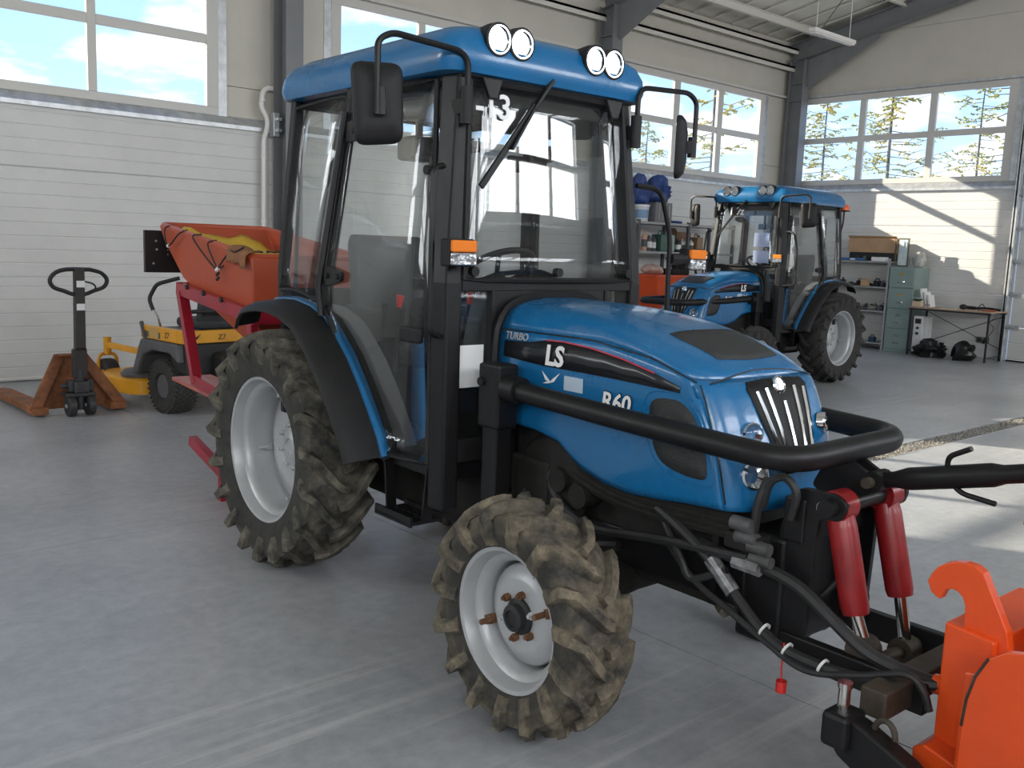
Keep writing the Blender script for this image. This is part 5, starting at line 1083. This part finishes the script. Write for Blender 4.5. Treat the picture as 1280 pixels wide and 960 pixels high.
rr = random.Random(11)
pal = [(.02, .02, .022), (.05, .05, .055), (.30, .03, .03), (.10, .10, .11), (.20, .14, .10), (.03, .06, .12), (.16, .16, .16), (.25, .24, .22), (.05, .10, .06)]
def lump(r, sc, m_, nm='part_body'):
    kind = rr.randrange(4); an = rr.uniform(0, 3)
    def f(t):
        if kind == 0:
            G().box((0, 0, r*.8), (r*2, r*1.5, r*1.6)).build(nm, m_, t, smooth=0, bevel=r*.2); G().tube(fillet([(-r*.6, 0, r*1.6), (-r*.5, 0, r*2.2), (r*.5, 0, r*2.2), (r*.6, 0, r*1.6)], r*.3), r*.14, 6).build('part_handle', m_dark, t)
        elif kind == 1:
            G().lathe([(r*.9, 0), (r, r*.2), (r, r*.9), (r*.6, r*1.1), (r*.55, r*1.8), (r*.3, r*1.9)], (0, 0, 0), (0, 0, 1), 14).build(nm, m_, t); G().tube([(0, -r*1.2, r*.5), (0, r*1.2, r*.5)], r*.28, 8).build('part_stub', m_dark, t)
        elif kind == 2:
            G().cyl((-r*1.3, 0, r*.8), (r*1.3, 0, r*.8), r*.8, 14).build(nm, m_, t); G().box((r*.3, 0, r*1.6), (r*.9, r*.7, r*.9)).build('part_block', m_dark, t, smooth=0, bevel=r*.1)
        else:
            G().tube([(r*1.1*math.cos(q), r*1.1*math.sin(q), r*.35+r*.12*math.sin(3*q+an)) for q in [6.283*k/16 for k in range(16)]], r*.32, 7, closed=True).build(nm, m_, t); G().box((0, 0, r*.5), (r*.8, r*.8, r)).build('part_block', m_dark, t, smooth=0, bevel=r*.1)
    return f
adj = ['dark', 'black', 'red', 'grey', 'brown', 'navy', 'mid grey', 'pale grey', 'dark green']
for si, (z, n_) in enumerate(((SZ[3], 8), (SZ[2], 8), (SZ[1], 7), (SZ[0], 3))):
    where = ('top', 'second', 'third', 'bottom')[si]
    for k in range(n_):
        y = 9.52-.58+1.14*(k+.5)/n_; ci = rr.randrange(len(pal)); c = pal[ci]; r = min(.062, 1.14/n_*rr.uniform(.33, .37))
        if (si == 0 and y < 9.30) or (si == 1 and abs(y-9.33) < .15): continue
        mm = mat('shelf item %d' % ci, c, .55)
        put('machine_part', '%s machine part among the clutter on the %s shelf of the shelving unit' % (adj[ci], where), 'part', 17.48+rr.uniform(0, .03), y, z, lump(r, (1, rr.uniform(.8, 1.2), rr.uniform(.7, 1.25)), mm), rr.uniform(0, 180), 'clutter on the %s shelf' % where)
for si, (z, n_) in enumerate(((SZ[2], 6), (SZ[1], 6))):
    where = ('second', 'third')[si]
    for k in range(n_):
        ci = rr.choice((0, 1, 3, 0, 1)); put('machine_part', '%s machine part at the back of the %s shelf of the shelving unit' % (adj[ci], where), 'part', 17.72, 9.52-.55+1.10*(k+.5)/n_, z, lump(rr.uniform(.058, .066), (1, 1, 1), mat('shelf item %d' % ci, pal[ci], .55)), rr.uniform(0, 180), 'clutter on the %s shelf' % where)
put('small_box', 'small tan box among dark parts on the second shelf', 'box', 17.40, 9.33, SZ[2], bx(.10, .14, .13, m_card))
put('white_box', 'flat white box at the end of the top shelf', 'box', 17.42, 9.08, SZ[3], bx(.14, .28, .08, m_white), 90-90)
put('blue_tray', 'flat blue tray on the top shelf of the shelving unit', 'tray', 17.395, 9.62, SZ[3], lambda t: (G().bb(-.02, -.008, -.25, .25, .0, .05).bb(-.02, .01, -.25, .25, 0, .012).build('tray_body', mat('blue tray', (.05, .16, .42), .5), t, smooth=0), G().bb(-.022, -.02, -.05, .05, .01, .04).build('tray_tag', m_white, t, smooth=0)))
put('picture_frame', 'framed picture leaning upright on the filing cabinet', 'frame', 17.55, 8.70, 1.602, lambda t: (G().bb(0, .02, -.11, .11, 0, .54).build('frame_border', mat('dark olive frame', (.12, .12, .08), .5), t, smooth=0, bevel=.004), G().bb(-.004, .0, -.085, .085, .03, .51).build('picture', mat('pale blue picture', (.38, .50, .55), .3, var=.7, vscale=14, col2=(.75, .8, .8)), t, smooth=0)))
put('plant_stand', 'thin dry twig bundle beside the framed picture on the cabinet', 'twigs', 17.46, 8.79, 1.602, lambda t: [G().tube([(0, 0, 0), (rr.uniform(-.03, .03), rr.uniform(-.02, .03), .30), (rr.uniform(-.05, .03), rr.uniform(-.03, .04), .52)], .006, 5).build('twig', mat('twig', (.16, .11, .06), .8), t) for _ in range(6)])
def bag(sx, sy, sz, m_, seed, ns=7, amp=.16):
    def f(t):
        r_ = random.Random(seed); g = G(); g.ball((0, 0, 0), 1, 22, (1, 1, 1)); k = [(r_.uniform(2, 7), r_.uniform(2, 7), r_.uniform(2, 7), r_.uniform(0, 6)) for _ in range(ns)]
        for v in g.v:
            s_ = 1+sum(amp/ns*1.8*math.sin(a*v.x+b*v.y+c*v.z+d) for a, b, c, d in k); z = (v.z+1)/2
            v.x *= s_*sx/2; v.y *= s_*sy/2; v.z = max(0, (v.z*s_+.82)/1.82)*sz
        g.build('bag_body', m_, t, smooth=50); G().tube([(.0, .0, sz*.8), (.05, .06, sz*.86), (.09, .10, sz*.84)], [.05, .025, .02], 8).build('bag_knot', m_, t)
    return f
m_bag = mat('black bin bag', (.012, .012, .013), .28, bump=.6, bscale=18); m_clearb = mat('clear plastic bag', (.50, .50, .47), .2, var=.3, vscale=25, bump=.6, bscale=30)
put('plastic_bag', 'crumpled clear plastic bag standing on the filing cabinet', 'bag', 17.58, 8.38, 1.602, bag(.22, .24, .30, m_clearb, 4))
put('bin_bag', 'full black bin bag on the floor under the desk', 'bag', 17.06, 7.76, 0, bag(.42, .44, .30, m_bag, 2, 6, .45)); put('bin_bag', 'second black bin bag under the desk next to the wall socket', 'bag', 17.12, 7.20, 0, bag(.40, .36, .33, m_bag, 9, 6, .45))
# desk
DK = thing('desk', 'thin topped metal desk with crossed braces at the wall', 'desk', (17.42, 7.48, 0), 0)
m_wood = mat('desk top', (.42, .30, .21), .5, var=.15, vscale=5, stretch=(1, .2, 1))
G().bb(-.34, .36, -.70, .78, .865, .89).build('desk_top', m_wood, DK, smooth=0, bevel=.004)
G().bb(-.335, -.315, -.69, .77, .835, .865).bb(.325, .345, -.69, .77, .835, .865).build('apron', m_dark, DK, smooth=0)
for x, y in ((-.32, -.66), (-.32, .74), (.33, -.66), (.33, .74)): G().bb(x-.014, x+.014, y-.014, y+.014, 0, .865).build('leg', m_dark, DK, smooth=0)
for a, b in (((.33, -.66, .20), (.33, .74, .80)), ((.33, -.66, .80), (.33, .74, .20))): G().tube([a, b], .007, 6).build('cross_brace', m_dark, DK)
for y in (-.66, .74): G().tube([(-.32, y, .08), (.33, y, .08)], .01, 6).build('foot_bar', m_dark, DK)
def tool(t):
    G().tube(spline([(-.02, .30, .05), (0, .12, .04), (.0, -.10, .05), (0, -.32, .03)], 5), [.03]*6+[.02]*10, 8).build('tool_body', m_engine, t)
    G().ball((-.02, .30, .05), .055, 10, (1, 1.3, .9)).build('tool_head', m_dark, t)
    G().tube(spline([(0, .05, .06), (.02, .0, .12), (.0, -.05, .07)], 5), .008, 6).build('tool_lever', m_dark, t)
put('power_tool', 'long dark power tool lying on the desk', 'tool', 17.38, 7.08, .89, tool, 4)
put('small_tool', 'small orange handled tool at the desk end beside the gate rail', 'tool', 17.30, 6.90, .89, lambda t: (G().tube([(0, -.10, .016), (0, .12, .016)], .016, 8).build('tool_handle', mat('orange grip', (.45, .12, .06), .5), t), G().tube([(0, .12, .016), (0, .20, .02)], .008, 6).build('tool_tip', m_dark, t)), 10)
for k, (dy, h, tl) in enumerate(((0, .33, .066), (-.06, .27, .054), (-.12, .22, .044))):
    put('binder', ('tall', 'middle', 'short')[k]+' white document sleeve leaning on the desk beside the cabinet', 'document', 17.45, 8.11+dy, .89, lambda t, h=h, tl=tl: (G().prism([(-.1, 0, 0), (-.1, .03, 0), (-.1, .03+tl, h), (-.1, tl, h)], (0, 0, 0), (.22, 0, 0)).build('sleeve', m_white, t, smooth=0), G().bb(-.101, -.1, .005, .025, .02, .05).build('sleeve_tab', m_mgrey, t, smooth=0)))
put('bowl', 'shallow dark green bowl on boxes at the desk end', 'bowl', 17.22, 8.16, .99, lambda t: (G().lathe([(.03, 0), (.07, .02), (.085, .05), (.08, .05), (.06, .02), (.001, .012)], (0, 0, 0), (0, 0, 1), 20).build('bowl_wall', mat('dark green', (.04, .09, .05), .4), t), G().lathe([(.082, .05), (.086, .056), (.078, .056)], (0, 0, 0), (0, 0, 1), 20, closed=True).build('bowl_rim', m_white, t)))
put('small_box', 'small pale box under the green bowl on the desk', 'box', 17.22, 8.16, .89, bx(.12, .16, .10, mat('pale box', (.6, .48, .34), .6)))
put('paper', 'single white sheet of paper lying on the desk', 'paper', 17.30, 7.62, .89, lambda t: (G().bb(-.1, .1, -.14, .14, 0, .004).build('sheet', m_white, t, smooth=0), G().bb(-.07, .05, -.1, .08, .004, .005).build('print_block', m_shelf, t, smooth=0)), 12)
# oil heater
HT = thing('oil_heater', 'white oil filled radiator heater between cabinet and bin bags', 'heater', (17.38, 8.10, 0), 0)
m_hw = mat('heater white', (.66, .66, .67), .35)
for k in range(7): G().bb(-.16+k*.05+.06, -.13+k*.05+.06, -.075, .075, .10, .70).build('heater_fin', m_hw, HT, smooth=0, bevel=.014)
cp_ = G().bb(-.20, -.11, -.085, .085, .06, .72).build('control_panel', m_hw, HT, smooth=0, bevel=.01)
G().bb(-.203, -.20, -.055, .055, .58, .67).build('display', m_dark, cp_, smooth=0)
for z in (.50, .40): G().cyl((-.215, 0, z), (-.20, 0, z), .025, 14).build('dial', m_dark, cp_)
for x in (-.12, .24): G().cyl((x, -.10, .03), (x, .10, .03), .03, 12).bb(x-.01, x+.01, -.08, .08, .03, .10).build('castor', m_dark, HT)
put('wall_socket', 'pair of dark wall sockets near the floor beside the bin bags', 'socket', XR-.012, 7.22, .28, lambda t: [G().bb(-.03, 0.004, y-.05, y+.05, 0, .11).build('socket_box', m_mgrey, t, smooth=0, bevel=.008) and G().cyl((-.034, y, .055), (-.03, y, .055), .03, 14).build('socket_face', m_dark, t) for y in (.06, -.06)])
put('cable', 'thin black cable hanging down the wall behind the desk', 'cable', XR-.03, 7.1, .0, lambda t: (G().tube(spline([(0, -.10, .80), (-.01, .02, .66), (-.01, -.06, .55), (0, .10, .30)], 6), .005, 6).build('cable_run', m_dark, t), G().bb(-.015, .01, .08, .12, .27, .31).build('cable_plug', m_dark, t, smooth=0)))

# ================================================================ storage rack on the panel wall behind the tractors
m_rack = mat('dark rack steel', (.10, .10, .105), .5, .2)
RK = thing('storage_rack', 'open steel storage rack with bottles and canisters along the panel wall', 'rack', (13.7, 11.08, 0), 0)
for x in (-1.35, .0, 1.35):
    for y in (-.28, .28): G().bb(x-.025, x+.025, y-.025, y+.025, 0, 2.25).build('upright', m_rack, RK, smooth=0)
for z in (.5, 1.72, 2.22): G().bb(-1.38, 1.38, -.30, .30, z-.04, z).build('shelf_board', m_shelf if z > 1 else m_rack, RK, smooth=0)
def bottle(h, r, c, capc):
    def f(t):
        mm = mat('bottle %s' % (c,), c, .35)
        G().lathe([(r*.9, 0), (r, .012), (r, h*.68), (r*.75, h*.78), (r*.32, h*.86), (r*.30, h*.92)], (0, 0, 0), (0, 0, 1), 14).build('bottle_body', mm, t); G().cyl((0, 0, h*.92), (0, 0, h), r*.38, 12).build('bottle_cap', mat('cap %s' % (capc,), capc, .4), t)
        G().lathe([(r*1.01, h*.2), (r*1.01, h*.55)], (0, 0, 0), (0, 0, 1), 14, caps=False).build('bottle_label', m_white if sum(c) < .8 else m_mgrey, t)
    return f
def canister(sx, sy, h, c):
    def f(t):
        mm = mat('canister %s' % (c,), c, .4); G().bb(-sx/2, sx/2, -sy/2, sy/2, 0, h*.82).build('canister_body', mm, t, smooth=0, bevel=.02); G().tube(fillet([(-sx*.3, 0, h*.8), (-sx*.25, 0, h), (sx*.1, 0, h), (sx*.15, 0, h*.8)], .03), .016, 8).build('canister_handle', mm, t); G().cyl((sx*.32, 0, h*.8), (sx*.32, 0, h*.93), .03, 10).build('canister_cap', m_dark, t)
    return f
items = [('bottle', bottle(.36, .05, (.62, .36, .26), (.6, .2, .1)), 'slim peach spray bottle', 12.66), ('bottle', bottle(.30, .055, (.12, .12, .13), (.6, .6, .6)), 'charcoal oil bottle with grey cap', 12.78), ('bottle', bottle(.28, .05, (.10, .10, .11), (.02, .02, .02)), 'charcoal oil bottle with black cap', 12.90), ('canister', canister(.20, .24, .36, (.05, .13, .10)), 'dark green canister', 13.08), ('canister', canister(.16, .22, .36, (.30, .40, .36)), 'pale green canister', 13.28), ('bottle', bottle(.24, .06, (.05, .05, .06), (.1, .1, .1)), 'black squat bottle', 13.58), ('bottle', bottle(.24, .05, (.75, .75, .75), (.7, .7, .7)), 'white bottle', 13.70), ('bottle', bottle(.26, .05, (.70, .70, .72), (.7, .1, .1)), 'white bottle with red cap', 13.81), ('bottle', bottle(.24, .05, (.74, .72, .70), (.1, .2, .5)), 'white bottle with blue cap', 13.95), ('canister', canister(.18, .2, .34, (.26, .16, .09)), 'brown canister', 14.10)]
for nm, f, lab, x in items: put(nm, lab+' on the storage rack', nm, x, 10.92, 1.72, f)
put('carton', 'open brown carton behind the white bottles on the storage rack', 'carton', 13.86, 11.16, 1.72, carton(.40, .28, .40, mat('brown carton', (.22, .13, .08), .8)))
put('tub', 'white plastic tub on top of the storage rack', 'tub', 12.62, 10.98, 2.22, lambda t: (G().lathe([(.11, 0), (.125, .25), (.13, .26)], (0, 0, 0), (0, 0, 1), 20).build('tub_wall', mat('tub white', (.62, .66, .70), .4), t), G().lathe([(.135, .255), (.135, .285), (.001, .287)], (0, 0, 0), (0, 0, 1), 20).build('tub_lid', m_white, t), G().lathe([(.118, .06), (.124, .20)], (0, 0, 0), (0, 0, 1), 20, caps=False).build('tub_label', mat('tub label', (.2, .32, .5), .4), t)))
put('grey_crate', 'ribbed grey crate on top of the storage rack', 'crate', 13.0, 11.0, 2.22, lambda t: [G().bb(-.22, .22, -.2, .2, 0, .34).build('crate_body', mat('crate grey', (.16, .16, .165), .5), t, smooth=0, bevel=.01)]+[G().bb(-.22+k*.088-.008, -.22+k*.088+.008, -.208, -.2, .02, .32).build('crate_rib', m_shelf, t, smooth=0) for k in range(1, 5)])
m_blueb = mat('blue tarp bundle', (.025, .06, .22), .5, var=.4, vscale=14, bump=.5, bscale=16)
put('tarp_bundle', 'crumpled dark blue tarp bundle on top of the grey crate', 'tarp', 13.0, 11.0, 2.565, bag(.52, .40, .36, m_blueb, 6, 9, .55)); put('tarp_bundle', 'crumpled dark blue tarp bundle on top of the white tub', 'tarp', 12.55, 10.98, 2.51, bag(.28, .30, .42, m_blueb, 8, 9, .55))
put('rope_coil', 'flat navy rope coil on the upper rack board', 'rope', 13.50, 11.07, 2.222, lambda t: [G().tube([(r*1.3*math.cos(a), r*math.sin(a), .025) for a in [2*math.pi*k/20 for k in range(20)]], .024, 6, closed=True).build('rope_turn', m_blueb, t) for r in (.08, .13, .18)])
# orange tank with engine clutter in front of the rack
m_oran = mat('orange tank', (.72, .085, .015), .4, var=.1, vscale=4)
OT = thing('sprayer_tank', 'bright orange machine hopper standing in front of the storage rack', 'hopper', (12.55, 10.35, 0), 0)
G().loft([[Vector((x*w_, y*w_, z)) for x, y in ((-.60, -.34), (.60, -.34), (.60, .34), (-.60, .34))] for w_, z in ((.45, .45), (.80, .85), (1.0, 1.30), (1.03, 1.34))]).build('tank_shell', m_oran, OT, smooth=0, bevel=.03)
for x in (-.30, .30):
    for y in (-.2, .2): G().bb(x-.03, x+.03, y-.03, y+.03, 0, .80).build('leg', m_redf, OT, smooth=0)
G().bb(-.4, .4, -.26, .26, .34, .42).build('frame_plate', m_redf, OT, smooth=0)
put('pump_unit', 'dark pump unit with curled hose on the orange machine hopper', 'pump', 12.75, 10.30, 1.34, lambda t: (G().bb(-.22, .22, -.16, .16, 0, .10).build('pump_base', m_engine, t, smooth=0, bevel=.02), G().ball((.05, 0, .15), .09, 10).build('pump_bulb', m_engine, t), G().tube(spline([(.1, -.1, .1), (.22, -.2, .22), (.12, -.42, -.1), (.28, -.42, -.5)], 6), .022, 8).build('pump_hose', m_dark, t)))
put('white_pack', 'pink and white wrapped pack lying on the orange machine hopper', 'pack', 12.20, 10.32, 1.34, bag(.40, .36, .16, mat('pink pack', (.62, .42, .36), .6, var=.4, vscale=9), 12))
# ================================================================ outside
tag(G().bb(-60, 120, -60, 130, -.6, -.3).build('ground', mat('pale yard ground', (.36, .35, .32), .9, var=.2, vscale=.4), smooth=0), 'pale yard ground outside the hall windows', 'ground', kind='structure')
m_bark = mat('larch bark', (.12, .10, .08), .9, var=.3, vscale=10); m_needle = mat('autumn larch needles', (.55, .42, .10), .8, var=.5, vscale=1.2, col2=(.27, .32, .11))
def larch(x, y, h, seed, lab, dens=1.0):
    r_ = random.Random(seed); t = thing('larch_tree', lab, 'tree', (x, y, -.3), 0, 'larches outside the hall')
    G().tube([(0, 0, 0), (.05, .03, h*.4), (.0, .05, h*.8), (0, 0, h)], [.085, .06, .03, .008], 8).build('trunk', m_bark, t)
    gb, gn = G(), G()
    nb = int(64*dens)
    for k in range(nb):
        z = h*(.16+.82*k/nb); ln = (h-z)*.30+.35; ln *= r_.uniform(.7, 1.2); a = r_.uniform(0, 6.283)
        d = Vector((math.cos(a), math.sin(a), 0)); P = [Vector((0, 0, z)), d*ln*.45+Vector((0, 0, z-.05*ln)), d*ln+Vector((0, 0, z+.12*ln))]
        gb.tube(P, [.016, .010, .004], 4)
        for s_ in range(6):
            f = r_.uniform(.2, 1); b = P[0].lerp(P[1], f*2) if f < .5 else P[1].lerp(P[2], f*2-1); sdv = d.cross(Vector((0, 0, 1)))*r_.choice((-1, 1)); e = b+sdv*ln*.28*r_.uniform(.4, 1)+d*ln*.12+Vector((0, 0, -.12*r_.random()))
            gb.tube([b, e], [.006, .003], 3)
            for q in range(13):
                c = b.lerp(e, r_.random()); s2 = r_.uniform(.016, .042); u = Vector((r_.uniform(-1, 1), r_.uniform(-1, 1), r_.uniform(-1, 1))).normalized(); w = u.orthogonal().normalized()*s2; v = u.cross(w).normalized()*s2
                gn.add([c+w, c-w*.5+v*.8, c-w*.5-v*.8, c+u*s2*1.5], [(0, 1, 3), (1, 2, 3), (2, 0, 3), (0, 2, 1)])
    gb.build('branches', m_bark, t, smooth=40, recalc=False, kind='stuff'); gn.build('needles', m_needle, t, smooth=0, recalc=False, kind='stuff')
labs = ['golden larch tree filling the middle of the gable window', 'thin larch tree showing in the gable window beside the gate', 'greenish larch tree at the corner side of the gable window', 'pale larch tree seen through the window next to the corner column', 'bare larch tree standing behind the golden larch', 'dense low larch tree nearest the corner column behind the gable window']
for i, (x, y, h, s_, dn) in enumerate(((28.0, 14.6, 9.4, 1, 1.6), (26.0, 10.4, 9.4, 2, .8), (34.0, 20.4, 9.0, 3, 1.7), (20.6, 15.6, 7.6, 4, .8), (38.5, 16.4, 9.8, 5, .9), (30.0, 26.0, 7.4, 6, 1.2))): larch(x, y, h, s_, labs[i], dn)
# neighbouring white hall seen low in the far windows
BD = thing('neighbour_hall', 'low white neighbouring hall with grey roof beyond the windows', 'building', (34, 44, -.3), -12)
G().bb(-10, 10, -5, 5, 0, 5.2).build('wall', mat('white facade', (.75, .76, .78), .6), BD, smooth=0)
G().prism([(-10.4, -5.4, 5.2), (-10.4, 0, 6.8), (-10.4, 5.4, 5.2)], (0, 0, 0), (20.8, 0, 0)).build('roof', mat('pale roof', (.62, .65, .70), .5), BD, smooth=0)
for k in range(5): 
    w = G().bb(-8.4+k*3.6, -6.4+k*3.6, -5.06, -5, 2.2, 3.6).build('window', m_frame, BD, smooth=0); G().bb(-8.3+k*3.6, -6.5+k*3.6, -5.08, -5.05, 2.3, 3.5).build('pane', mat('far pane', (.25, .33, .42), .1), w, smooth=0)
SL = thing('street_lamp', 'tall grey street lamp with a bent arm beyond the window', 'street lamp', (22, 48, -.3), 30)
G().tube([(0, 0, 0), (0, 0, 9)], [.1, .06], 10).build('lamp_post', m_steel, SL); G().tube(spline([(0, 0, 9), (.5, 0, 9.6), (1.6, 0, 9.9)], 5), .045, 8).build('lamp_arm', m_steel, SL); G().bb(1.5, 2.2, -.12, .12, 9.84, 9.96).build('lamp_head', m_steel, SL, smooth=0, bevel=.03)
